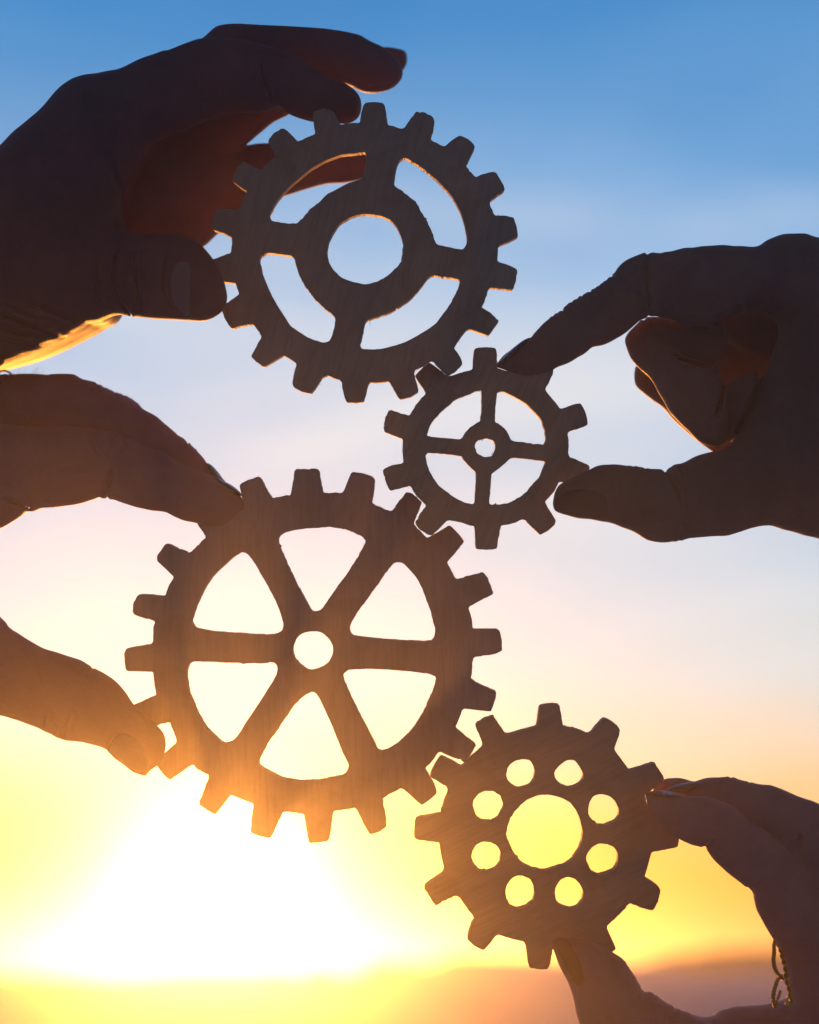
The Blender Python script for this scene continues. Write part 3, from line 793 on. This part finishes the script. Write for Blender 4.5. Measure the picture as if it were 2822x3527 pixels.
# --- topmost hand, reaching in from the upper left
A_body = [
    (HA([(-1350,860),(-900,840),(-500,800),(-120,660),(0,570),(60,510),(120,460),(180,405),(240,335),(290,300),(350,285),(430,272),(500,256),(600,225),(700,260),(720,420),(600,560),(520,700),(500,860),(560,960),(500,1100),(430,1245),(360,1262),(310,1290),(270,1320),(200,1355),(120,1388),(0,1435),(-250,1500),(-500,1545),(-900,1540),(-1350,1500)]), 6, 16, 4),
    (HA([(-500,900),(0,800),(300,900),(400,1100),(455,1240),(385,1288),(322,1322),(250,1358),(150,1405),(0,1458),(-250,1532),(-500,1640)]), 12, 14, 4),
    (HA([(-500,900),(0,800),(300,900),(420,1100),(475,1250),(408,1303),(340,1340),(250,1387),(150,1429),(0,1474),(-250,1548),(-500,1675)]), 20, 14, 4),
    (HA([(-500,1000),(0,900),(300,1000),(460,1180),(488,1256),(420,1310),(350,1350),(250,1400),(150,1440),(0,1482),(-250,1560),(-500,1700)]), 28, 13, 4),
    (HA([(380,420),(600,380),(800,430),(900,520),(980,620),(1010,780),(960,850),(890,915),(838,962),(780,985),(640,1000),(480,960),(400,800),(360,600)]), 30, 13, 9),
]
A_fingers = [
    # index
    (HA([(330,330),(430,272),(500,256),(600,207),(700,162),(780,130),(840,113),(960,112),(1080,135),(1200,172),(1300,235),(1365,275),(1430,300),(1475,337),(1491,380),(1482,430),(1450,456),(1405,462),(1350,450),(1300,455),(1240,440),(1190,420),(1150,392),(1080,414),(970,417),(900,430),(800,470),(700,500),(560,520),(400,520)]), pz(HA, (500,350), 6, (1380,380), 6.5), 9.5, 6),
    # thumb
    (HA([(200,900),(350,900),(440,895),(520,915),(600,920),(690,915),(760,927),(815,952),(850,985),(882,1025),(912,1080),(930,1150),(932,1190),(917,1230),(880,1260),(840,1275),(800,1276),(700,1272),(600,1265),(540,1256),(490,1250),(430,1248),(360,1262),(250,1300),(150,1250),(120,1050)]), pz(HA, (300,1080), 2, (860,1120), -7.5), 10.5, 8),
    # middle
    (HA([(700,250),(760,170),(840,110),(880,75),(930,42),(990,26),(1080,30),(1200,28),(1340,36),(1410,60),(1480,95),(1530,124),(1585,150),(1632,190),(1660,232),(1658,275),(1620,315),(1560,334),(1500,332),(1440,305),(1350,290),(1200,250),(1050,230),(900,260),(780,330)]), pz(HA, (800,230), 14, (1500,220), 24), 9.5, 3),
    # ring finger tip behind the middle one
    (HA([(1100,90),(1300,70),(1450,100),(1530,116),(1570,103),(1620,100),(1656,130),(1679,180),(1676,222),(1640,255),(1560,230),(1400,200),(1200,180)]), 41, 8, 1),
    # middle finger root in the shade
    (HA([(700,520),(800,400),(900,340),(1050,320),(1180,350),(1200,415),(1130,455),(1080,495),(1000,560),(920,610),(820,620)]), 27, 8, 3),
    # little finger behind the gear
    (HA([(840,620),(920,585),(990,563),(1060,547),(1140,545),(1230,538),(1290,527),(1400,535),(1500,560),(1560,610),(1550,665),(1500,690),(1420,707),(1340,713),(1250,738),(1180,760),(1080,785),(990,830),(880,860),(820,760)]), pz(HA, (900,700), 30, (1450,630), 38), 8, 4),
]
A_creases = [(HA(p), a, w) for p, a, w in (
    ([(1080,225),(1090,290),(1125,360)], 0.5, 0.45), ([(800,260),(810,310),(850,350)], 0.3, 0.5),
    ([(970,417),(1080,416),(1150,392)], 0.3, 0.6), ([(460,600),(475,680),(490,740)], 0.5, 0.8), ([(500,800),(508,860),(510,900)], 0.5, 0.6))] + \
   [(HT(p), a, w) for p, a, w in (
    ([(780,330),(750,430),(755,540),(800,640)], 0.4, 0.45), ([(930,280),(885,440),(890,560),(930,650),(1000,700)], 0.6, 0.45),
    ([(1045,300),(1040,480),(1060,560),(1055,700)], 0.5, 0.4), ([(1105,290),(1100,500)], 0.3, 0.35), ([(1115,560),(1145,700)], 0.35, 0.35),
    ([(840,350),(825,440),(830,560)], 0.2, 0.35), ([(940,460),(1000,485)], 0.4, 0.4), ([(980,300),(985,420),(990,540)], 0.2, 0.35),
    ([(260,650),(400,710),(540,770)], 0.7, 0.7), ([(0,740),(120,770),(300,840),(420,860)], 0.6, 0.7), ([(0,830),(150,870),(300,880)], 0.6, 0.7),
    ([(0,920),(150,935),(260,930)], 0.5, 0.7), ([(60,660),(200,720),(380,770)], 0.4, 0.6),
    ([(1300,350),(1262,430),(1255,520),(1280,620),(1340,700)], 0.45, 0.45))]
A_nails = [(HT([(1300,352),(1345,327),(1412,338),(1416,480),(1414,600),(1408,722),(1372,712),(1310,662),(1278,580),(1266,470),(1276,400)]), MAT_NAIL, 0.45, None)]
HAND = {}
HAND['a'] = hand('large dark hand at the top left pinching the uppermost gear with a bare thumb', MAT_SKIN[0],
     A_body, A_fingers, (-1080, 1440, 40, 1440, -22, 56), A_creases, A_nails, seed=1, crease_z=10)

# --- left hand: forefinger and middle finger above, thumb below
B_body = [
    ([(-40,1330),(-40,1560),(-60,1840),(-80,1960),(-220,2060),(-120,2120),(-30,2160),(-30,2430),(-420,2500),(-800,2350),(-1250,2250),(-1250,1620),(-800,1480),(-400,1340)], 10, 16, 4),
    (HB([(-300,480),(0,440),(150,520),(230,720),(205,900),(175,945),(140,995),(60,1050),(0,1083),(-120,1140),(-300,1230)]), 9, 13, 5),
]
B_fingers = [
    (HB([(-400,430),(0,425),(200,415),(400,415),(600,435),(760,462),(820,492),(960,540),(1080,590),(1160,645),(1260,690),(1340,715),(1420,760),(1480,800),(1560,850),(1600,890),(1617,945),(1590,1000),(1540,1060),(1460,1100),(1380,1085),(1300,1060),(1230,1045),(1150,1015),(1090,985),(1000,975),(920,955),(820,925),(730,890),(700,895),(670,884),(620,900),(520,930),(420,948),(300,958),(220,960),(175,945),(60,960),(-400,1000)]), pz(HB, (300,680), 6, (1500,960), 8.6), 9.5, 6),
    (HB([(-400,120),(-60,85),(90,75),(180,68),(250,70),(310,80),(360,72),(420,64),(480,72),(540,105),(590,116),(640,140),(700,172),(790,210),(880,255),(940,300),(1040,362),(1150,455),(1220,510),(1280,560),(1340,630),(1380,690),(1402,748),(1380,800),(1250,790),(1100,720),(900,640),(600,560),(300,540),(-400,560)]), pz(HB, (300,300), 19, (1300,700), 17), 9.0, 2),
    (HB([(300,140),(500,110),(600,122),(690,162),(780,195),(860,228),(905,260),(955,312),(1000,380),(900,420),(700,350),(400,280)]), 30, 8, 2),
    (HU([(-700,-60),(-300,-80),(-150,0),(0,105),(80,165),(180,220),(340,315),(500,370),(620,410),(700,440),(760,480),(790,500),(860,530),(930,570),(1000,630),(1060,695),(1130,800),(1220,880),(1300,945),(1350,1000),(1390,1060),(1408,1130),(1402,1200),(1385,1250),(1340,1320),(1300,1350),(1265,1380),(1240,1412),(1200,1402),(1130,1370),(1050,1310),(970,1250),(905,1185),(850,1160),(750,1135),(690,1122),(580,1105),(500,1085),(460,1062),(370,1020),(240,970),(140,935),(0,885),(-150,830),(-700,750)]), pz(HU, (100,500), 6, (1250,1150), 0.5), 9.0, 8),
]
B_creases = [(HB(p), a, w) for p, a, w in (
    ([(590,440),(625,540),(655,600)], 0.35, 0.4), ([(715,460),(720,540),(690,640)], 0.25, 0.4), ([(815,500),(815,560),(770,610)], 0.35, 0.4),
    ([(735,720),(705,800),(680,890)], 0.7, 0.5), ([(1165,870),(1150,950)], 0.3, 0.5), ([(560,110),(590,180)], 0.35, 0.35), ([(705,172),(715,240)], 0.3, 0.35),
    ([(540,105),(545,150)], 0.3, 0.3), ([(640,140),(655,180)], 0.25, 0.3), ([(760,205),(790,260)], 0.2, 0.3), ([(820,225),(850,280)], 0.2, 0.3),
    ([(1165,460),(1190,500),(1180,560)], 0.3, 0.35), ([(1205,500),(1235,545)], 0.25, 0.3), ([(1215,515),(1200,570)], 0.2, 0.3),
    ([(40,880),(100,930),(175,948)], 0.8, 0.6))] + \
    [(HU(p), a, w) for p, a, w in (([(420,895),(395,960),(370,1020)], 0.35, 0.45), ([(625,895),(580,990),(545,1090)], 0.35, 0.45),
     ([(765,483),(750,560)], 0.35, 0.35), ([(470,1062),(500,1000)], 0.35, 0.35), ([(480,960),(520,980)], 0.2, 0.4), ([(910,1185),(960,1090),(1020,1040)], 0.3, 0.4))]
B_nails = [(HU([(925,1190),(955,1110),(1010,1052),(1090,1060),(1180,1130),(1235,1210),(1256,1300),(1236,1390),(1140,1358),(1050,1295),(980,1240)]), MAT_NAIL, 0.3, None)]
B_edge = [(HB([(1366,667),(1395,672),(1440,718),(1470,760),(1492,788),(1440,775),(1400,750)]), 15, 3.6, MAT_NAIL_DARK, 'dark varnished fingernail of the middle finger'),
          (HB([(1420,757),(1470,775),(1540,812),(1596,862),(1600,885),(1545,852),(1480,812)]), 9, 3.4, MAT_NAIL_DARK, 'dark varnished fingernail of the forefinger')]
HAND['b'] = hand('hand at the left edge with dark varnished nails, gripping the largest gear', MAT_SKIN[1],
     B_body, B_fingers, (-1080, 880, 1260, 2720, -16, 44), B_creases, B_nails, B_edge, seed=2, crease_z=36)

# --- right hand with curled fingers, holding the smallest gear
C_body = [
    (HC([(1000,143),(1200,128),(1300,125),(1400,112),(1460,76),(1540,51),(1640,46),(1725,70),(2100,150),(2500,400),(3400,600),(3400,1700),(2600,1760),(2050,1740),(1725,1648),(1640,1628),(1540,1600),(1450,1578),(1290,1583),(1180,1600),(1000,1500),(1000,1330),(1080,1255),(1190,1222),(1240,1185),(1295,1110),(1370,960),(1440,810),(1500,640),(1522,560),(1500,480),(1380,430),(1200,470),(1050,480),(960,300)]), 4, 14, 4),
    (HC([(900,590),(1100,540),(1300,480),(1500,480),(1640,700),(1600,950),(1400,1150),(1260,1160),(1100,1000),(900,760),(880,600)]), 46, 12, 4),
    (HC([(950,420),(1400,420),(1450,620),(1180,600),(960,540)]), 26, 10, 3),
]
C_fingers = [
    (HC([(22,742),(30,722),(60,682),(110,642),(165,605),(195,588),(215,560),(260,515),(320,470),(370,442),(390,415),(480,365),(560,310),(630,258),(660,215),(710,172),(770,149),(830,143),(900,143),(1000,143),(1120,131),(1250,128),(1350,200),(1350,380),(1250,475),(1200,497),(1100,510),(1000,505),(900,485),(850,470),(795,484),(740,530),(660,590),(580,630),(520,640),(480,670),(420,710),(340,742),(300,765),(230,790),(155,792),(90,770)]), pz(HC, (1100,320), 2, (200,700), 3.2), 9.0, 5),
    (HC([(506,1288),(560,1268),(650,1260),(730,1268),(810,1278),(870,1283),(912,1301),(945,1285),(1000,1283),(1080,1255),(1190,1222),(1300,1250),(1400,1450),(1290,1583),(1190,1600),(1080,1635),(960,1665),(890,1673),(830,1665),(770,1635),(700,1600),(620,1570),(560,1558),(450,1545),(380,1530),(328,1511),(316,1480),(318,1440),(328,1400),(348,1370),(380,1348),(440,1322)]), pz(HC, (1100,1450), 2, (420,1430), -3.8), 10, 8),
    # curled middle finger: upper and lower phalanges
    (HC([(705,620),(714,572),(745,530),(800,494),(860,480),(1000,500),(1120,507),(1195,520),(1232,560),(1235,640),(1205,700),(1155,742),(1080,718),(1000,690),(920,720),(820,740),(745,715)]), pz(HC, (750,600), 12, (1200,620), 14), 7.5, 0.6),
    (HC([(705,610),(720,675),(760,745),(825,800),(885,900),(950,1000),(1040,1090),(1110,1150),(1170,1168),(1225,1150),(1245,1080),(1240,980),(1222,870),(1190,790),(1150,747),(1065,716),(980,680),(900,610),(800,560),(730,560)]), pz(HC, (760,640), 11, (1180,1080), 3), 8.0, 0.6),
    (HC([(1226,868),(1248,832),(1310,795),(1380,783),(1460,790),(1560,850),(1500,1000),(1400,1080),(1310,1105),(1240,1140),(1180,1150),(1175,1050),(1200,940)]), 9, 8, 1),
    (HC([(1190,515),(1250,450),(1340,420),(1450,450),(1520,520),(1510,620),(1475,705),(1400,692),(1320,668),(1250,615),(1205,560)]), 22, 9, 1),
    (HC([(860,620),(1000,590),(1150,670),(1200,780),(1120,840),(940,750)]), 20, 7, 1),
    # ring finger behind, rim lit by the sun
    (HC([(760,735),(746,780),(750,830),(768,860),(830,912),(900,962),(960,1030),(1060,1120),(1130,1172),(1198,1213),(1260,1180),(1330,1100),(1250,1000),(1100,860),(950,750),(830,700)]), 24, 8, 2),
]
C_creases = [(HC(p), a, w) for p, a, w in (
    ([(829,135),(800,250),(805,340),(835,480)], 0.45, 0.45), ([(850,142),(860,200)], 0.25, 0.35), ([(975,140),(980,170)], 0.25, 0.3),
    ([(625,250),(655,290)], 0.5, 0.3), ([(600,275),(620,300)], 0.3, 0.25), ([(560,305),(585,335)], 0.3, 0.25), ([(512,335),(545,370)], 0.5, 0.3), ([(474,362),(505,400)], 0.5, 0.3),
    ([(450,375),(470,405)], 0.3, 0.25), ([(420,395),(445,430)], 0.45, 0.3), ([(368,436),(400,480)], 0.5, 0.3), ([(320,466),(345,500)], 0.4, 0.3),
    ([(760,300),(770,400),(800,470)], 0.2, 0.4), ([(1280,450),(1240,480),(1190,505)], 0.9, 0.8), ([(980,676),(1060,712),(1150,742)], 1.0, 0.6),
    ([(1225,860),(1200,930),(1175,1010)], 0.9, 0.6), ([(912,1296),(930,1340),(960,1400),(975,1500)], 0.5, 0.45), ([(735,1262),(742,1290)], 0.3, 0.3), ([(800,1272),(806,1300)], 0.3, 0.3),
    ([(985,1280),(1000,1310)], 0.3, 0.3), ([(1480,640),(1440,800),(1380,940),(1320,1080)], 0.7, 0.8), ([(1340,430),(1420,480),(1440,560)], 0.4, 0.6),
    ([(975,1600),(985,1660)], 0.3, 0.4), ([(500,640),(470,665)], 0.3, 0.3))]
C_nails = [(HC([(320,1476),(340,1436),(382,1405),(460,1392),(540,1402),(588,1426),(606,1470),(604,1525),(590,1553),(520,1550),(430,1538),(360,1521),(328,1505)]), MAT_NAIL_DARK, 0.5, 'dark varnished thumbnail')]
C_edge = [(HC([(20,736),(40,706),(75,668),(110,638),(155,604),(193,588),(178,612),(140,655),(95,698),(55,728)]), 2.6, 4.2, MAT_NAIL_DARK, 'dark varnished fingernail seen from the side')]
HAND['c'] = hand('slim hand at the right edge, other fingers curled, holding the smallest gear with varnished nails', MAT_SKIN[2],
     C_body, C_fingers, (1690, 3750, 790, 1960, -18, 62), C_creases, C_nails, C_edge, seed=3)

# --- lower right hand
D_body = [
    (HD([(875,1551),(950,1568),(1060,1584),(1130,1545),(1230,1520),(1350,1512),(1450,1495),(1560,1440),(1580,1300),(1640,1100),(1800,900),(2300,1000),(2900,1500),(3500,2100),(3100,2900),(2300,2400),(500,2200),(500,1800),(600,1600)]), 9, 14, 4),
]
D_fingers = [
    (HD([(652,206),(680,197),(760,190),(850,197),(910,215),(1000,216),(1100,237),(1200,282),(1300,360),(1450,462),(1580,562),(1680,690),(1760,800),(1900,1000),(1950,1500),(1700,1560),(1570,1500),(1545,1380),(1500,1200),(1450,1110),(1400,1020),(1347,920),(1326,850),(1312,788),(1240,742),(1150,672),(1080,602),(1042,552),(1028,526),(960,518),(900,495),(860,470),(790,422),(730,368),(685,310),(670,250)]), pz(HD, (1700,1100), 8, (780,300), -0.5), 9.5, 5),
    (HD([(700,185),(770,113),(840,108),(900,115),(960,129),(990,122),(1050,108),(1180,101),(1250,118),(1370,148),(1440,155),(1540,195),(1640,235),(1725,265),(2000,400),(2300,700),(2300,1300),(1900,1300),(1650,1000),(1560,800),(1450,640),(1350,540),(1250,450),(1100,350),(900,300),(760,240)]), pz(HD, (1800,800), 14, (900,160), 14), 9.5, 4),
    (HD([(92,1112),(130,1087),(190,1083),(260,1092),(340,1112),(450,1165),(520,1210),(562,1270),(602,1332),(655,1418),(690,1420),(750,1455),(800,1490),(840,1522),(875,1551),(960,1650),(900,1900),(600,2200),(340,2100),(300,1800),(258,1610),(240,1550),(225,1480),(207,1405),(155,1290),(110,1185)]), pz(HD, (550,1700), 6, (180,1150), 1.0), 9.5, 6),
]
D_creases = [(HD(p), a, w) for p, a, w in (
    ([(1640,490),(1620,530),(1580,535)], 0.7, 0.6), ([(1028,526),(1060,470)], 0.4, 0.5), ([(1312,788),(1370,740)], 0.35, 0.5), ([(655,1420),(600,1440)], 0.5, 0.4),
    ([(560,1268),(530,1290)], 0.3, 0.35), ([(600,1330),(570,1350)], 0.3, 0.35), ([(875,1553),(820,1600)], 0.4, 0.5), ([(1250,115),(1240,160)], 0.3, 0.35), ([(1210,102),(1205,140)], 0.25, 0.3),
    ([(1370,146),(1360,180)], 0.25, 0.35), ([(1240,1518),(1260,1560)], 0.3, 0.4), ([(750,1450),(730,1480)], 0.3, 0.35))]
D_nails = [(HD([(104,1118),(135,1094),(178,1092),(215,1130),(250,1200),(285,1300),(298,1350),(262,1376),(228,1362),(185,1290),(135,1200)]), MAT_NAIL_PINK, 0.4, 'reddish varnished thumbnail')]
D_edge = [(HD([(652,205),(690,192),(770,186),(850,196),(908,216),(860,222),(770,214),(690,212)]), 0.5, 4.2, MAT_NAIL_PINK, None),
          (HD([(778,188),(820,160),(880,142),(975,128),(1000,140),(960,175),(905,205),(850,192)]), 8.0, 3.0, MAT_NAIL_PINK, None)]
HAND['d'] = hand('hand at the lower right with a reddish thumbnail, holding the gear with eight holes', MAT_SKIN[3],
     D_body, D_fingers, (1880, 3750, 2650, 4200, -18, 38), D_creases, D_nails, D_edge, seed=4, crease_z=26)

# ------------------------------------------------------------------ jewellery
def tube(path, r, seg=8, closed=False):
    P = np.asarray(path, float); n = len(P); V = []; Fc = []
    up = Vector((0.2, 0.9, 0.4)).normalized()
    for i in range(n):
        a = P[(i - 1) % n] if closed or i else P[i]; b = P[(i + 1) % n] if closed or i < n - 1 else P[i]
        d = Vector((b - a).tolist()).normalized()
        u = d.cross(up).normalized(); v = d.cross(u)
        up = v
        rr = r if np.isscalar(r) else r[i]
        for k in range(seg):
            t = 2 * math.pi * k / seg
            V.append(P[i] + rr * (math.cos(t) * np.array(u) + math.sin(t) * np.array(v)))
    m = n if closed else n - 1
    for i in range(m):
        for k in range(seg):
            Fc.append((i * seg + k, i * seg + (k + 1) % seg, ((i + 1) % n) * seg + (k + 1) % seg, ((i + 1) % n) * seg + k))
    if not closed:
        Fc.append(tuple(reversed(range(seg)))); Fc.append(tuple((n - 1) * seg + k for k in range(seg)))
    return V, Fc

def open_curve(P, n):
    P = np.asarray(P, float); o = []
    for i in range(len(P) - 1):
        p0, p1, p2, p3 = P[max(i - 1, 0)], P[i], P[i + 1], P[min(i + 2, len(P) - 1)]
        for k in range(n):
            t = k / n
            o.append(0.5 * ((2 * p1) + (-p0 + p2) * t + (2 * p0 - 5 * p1 + 4 * p2 - p3) * t * t + (-p0 + 3 * p1 - 3 * p2 + p3) * t ** 3))
    o.append(P[-1]); return np.array(o)

def rope(path, R_, r, pitch, name, mat, parent):
    """two strands twisted round each other; path in mm"""
    P = open_curve(path, 30)
    s = np.concatenate([[0], np.cumsum(np.linalg.norm(np.diff(P, axis=0), axis=1))])
    t = np.gradient(P, axis=0); t /= np.linalg.norm(t, axis=1)[:, None]
    ref = np.array([0, 0, 1.0])
    u = np.cross(t, ref); u /= np.linalg.norm(u, axis=1)[:, None]
    v = np.cross(t, u)
    V = []; Fc = []
    for ph in (0, math.pi):
        a = s / pitch * 2 * math.pi + ph
        Q = P + R_ * (np.cos(a)[:, None] * u + np.sin(a)[:, None] * v)
        v1, f1 = tube(Q, r, 6)
        Fc += [tuple(i + len(V) for i in f) for f in f1]; V += v1
    return link_mesh(name, to_world(V), Fc, mat, parent)

def HR(p): return tile(2560, 3150, 262 / 1498, p)
def path3(pts, zs):
    return [place(x, y, z) for (x, y), z in zip(HR(pts), zs)]
c0 = to_world([place(2680, 3350, 0)])[0]
ring_gold = empty('gold_ring', c0)
tag(ring_gold, 'thin twisted gold rope ring glinting on the inner side of the lower right hand', 'ring')
rope(path3([(640,500),(612,600),(612,740),(600,900),(625,1050),(700,1190),(790,1270)], [-1, -2, -3.5, -4, -4, -3.5, -2]), 0.28, 0.34, 1.6, 'band', MAT_GOLD, ring_gold)
rope(path3([(760,1215),(700,1260),(640,1400),(600,1560),(590,1700),(625,1830)], [-1, -2, -3.5, -4.2, -4, -3]), 0.28, 0.34, 1.6, 'band', MAT_GOLD, ring_gold)
rope(path3([(740,700),(780,850),(820,1000),(845,1160),(860,1320),(905,1470),(930,1620),(960,1720)], [-4, -5, -6, -6.5, -7, -7, -7, -6.5]), 0.30, 0.36, 3.4, 'band', MAT_GOLD, ring_gold)
rope(path3([(650,1810),(660,1700),(700,1620),(740,1500)], [-4, -5, -5, -4]), 0.2, 0.24, 1.4, 'band', MAT_GOLD, ring_gold)
bm = bmesh.new(); bmesh.ops.create_icosphere(bm, subdivisions=3, radius=1.0)
V = np.array([v.co[:] for v in bm.verts]); Fc = [tuple(v.index for v in f.verts) for f in bm.faces]; bm.free()
cc = path3([(890, 1765)], [-7])[0]
link_mesh('bead', to_world(cc + V * np.array([0.95, 0.85, 0.9])), Fc, MAT_GOLD, ring_gold)

(rx, ry), = HB([(38, 300)])
cc = place(rx, ry, 14)
rs = empty('silver_ring', to_world([cc])[0])
tag(rs, 'thin dark silver ring with a small setting, worn on the finger at the left edge', 'ring')
th = np.linspace(0, 2 * math.pi, 48, endpoint=False)
Rr = 8.9
loop = np.stack([cc[0] + 0.6 * np.cos(th * 1.0) * 0.8, cc[1] + Rr * np.sin(th), cc[2] + Rr * np.cos(th)], 1)
V, Fc = tube(loop, 0.42, 8, closed=True)
link_mesh('band', to_world(V), Fc, MAT_SILVER, rs)
hpath = open_curve([cc + np.array(q) for q in ((-2.4, 8.2, -1.5), (-1.4, 9.7, -1.6), (0.2, 10.1, -1.6), (1.6, 9.4, -1.6), (2.3, 8.6, -1.5))], 6)
V, Fc = tube(hpath, 0.4, 8)
link_mesh('setting', to_world(V), Fc, MAT_SILVER, rs)

# fine hairs standing on the backs of the hands, seen against the sky
def hairs(parent, spots, n, lmin, lmax, lean):
    V = []; Fc = []
    r_ = np.random.default_rng(len(spots) + n)
    for _ in range(n):
        i = r_.integers(0, len(spots) - 1); t = r_.random()
        (x0, y0, z0), (x1, y1, z1) = spots[i], spots[i + 1]
        p = place(x0 + (x1 - x0) * t, y0 + (y1 - y0) * t + 4, z0 + (z1 - z0) * t + r_.uniform(-3, 3))
        ln = r_.uniform(lmin, lmax); a = lean + r_.uniform(-0.5, 0.5)
        d1 = np.array([math.cos(a), math.sin(a), r_.uniform(-.3, .3)]); d2 = np.array([math.cos(a - 0.9), math.sin(a - 0.9), 0])
        path = open_curve([p, p + d1 * ln * 0.5, p + d1 * ln * 0.6 + d2 * ln * 0.5], 4)
        v1, f1 = tube(path, np.linspace(0.035, 0.012, len(path)), 4)
        Fc += [tuple(k + len(V) for k in f) for f in f1]; V += v1
    o = link_mesh('hair', to_world(V), Fc, MAT_HAIR, parent)
    o['kind'] = 'stuff'
def sp3(T, pts, z): return [(x, y, z) for x, y in T(pts)]
hairs(HAND['b'], sp3(HB, [(95, 78), (180, 72), (250, 74), (305, 82)], 19), 22, 1.2, 2.8, 1.9)
hairs(HAND['b'], sp3(HB, [(700, 175), (790, 212), (880, 245)], 28), 6, 0.8, 1.6, 1.6)
hairs(HAND['c'], sp3(HC, [(1080, 132), (1200, 130), (1300, 127)], 3), 14, 0.8, 1.8, 1.9)
hairs(HAND['a'], sp3(HA, [(500, 258), (600, 210), (700, 165)], 6), 22, 0.8, 2.0, 1.2)
hairs(HAND['a'], sp3(HA, [(20, 552), (60, 512), (120, 462)], 10), 14, 0.8, 2.0, 1.8)
hairs(HAND['d'], sp3(HD, [(1380, 150), (1440, 157), (1540, 197)], 14), 8, 0.8, 1.8, 1.2)
print('triangles', sum(len(o.data.polygons) for o in scene.objects if o.type == 'MESH') * 2)
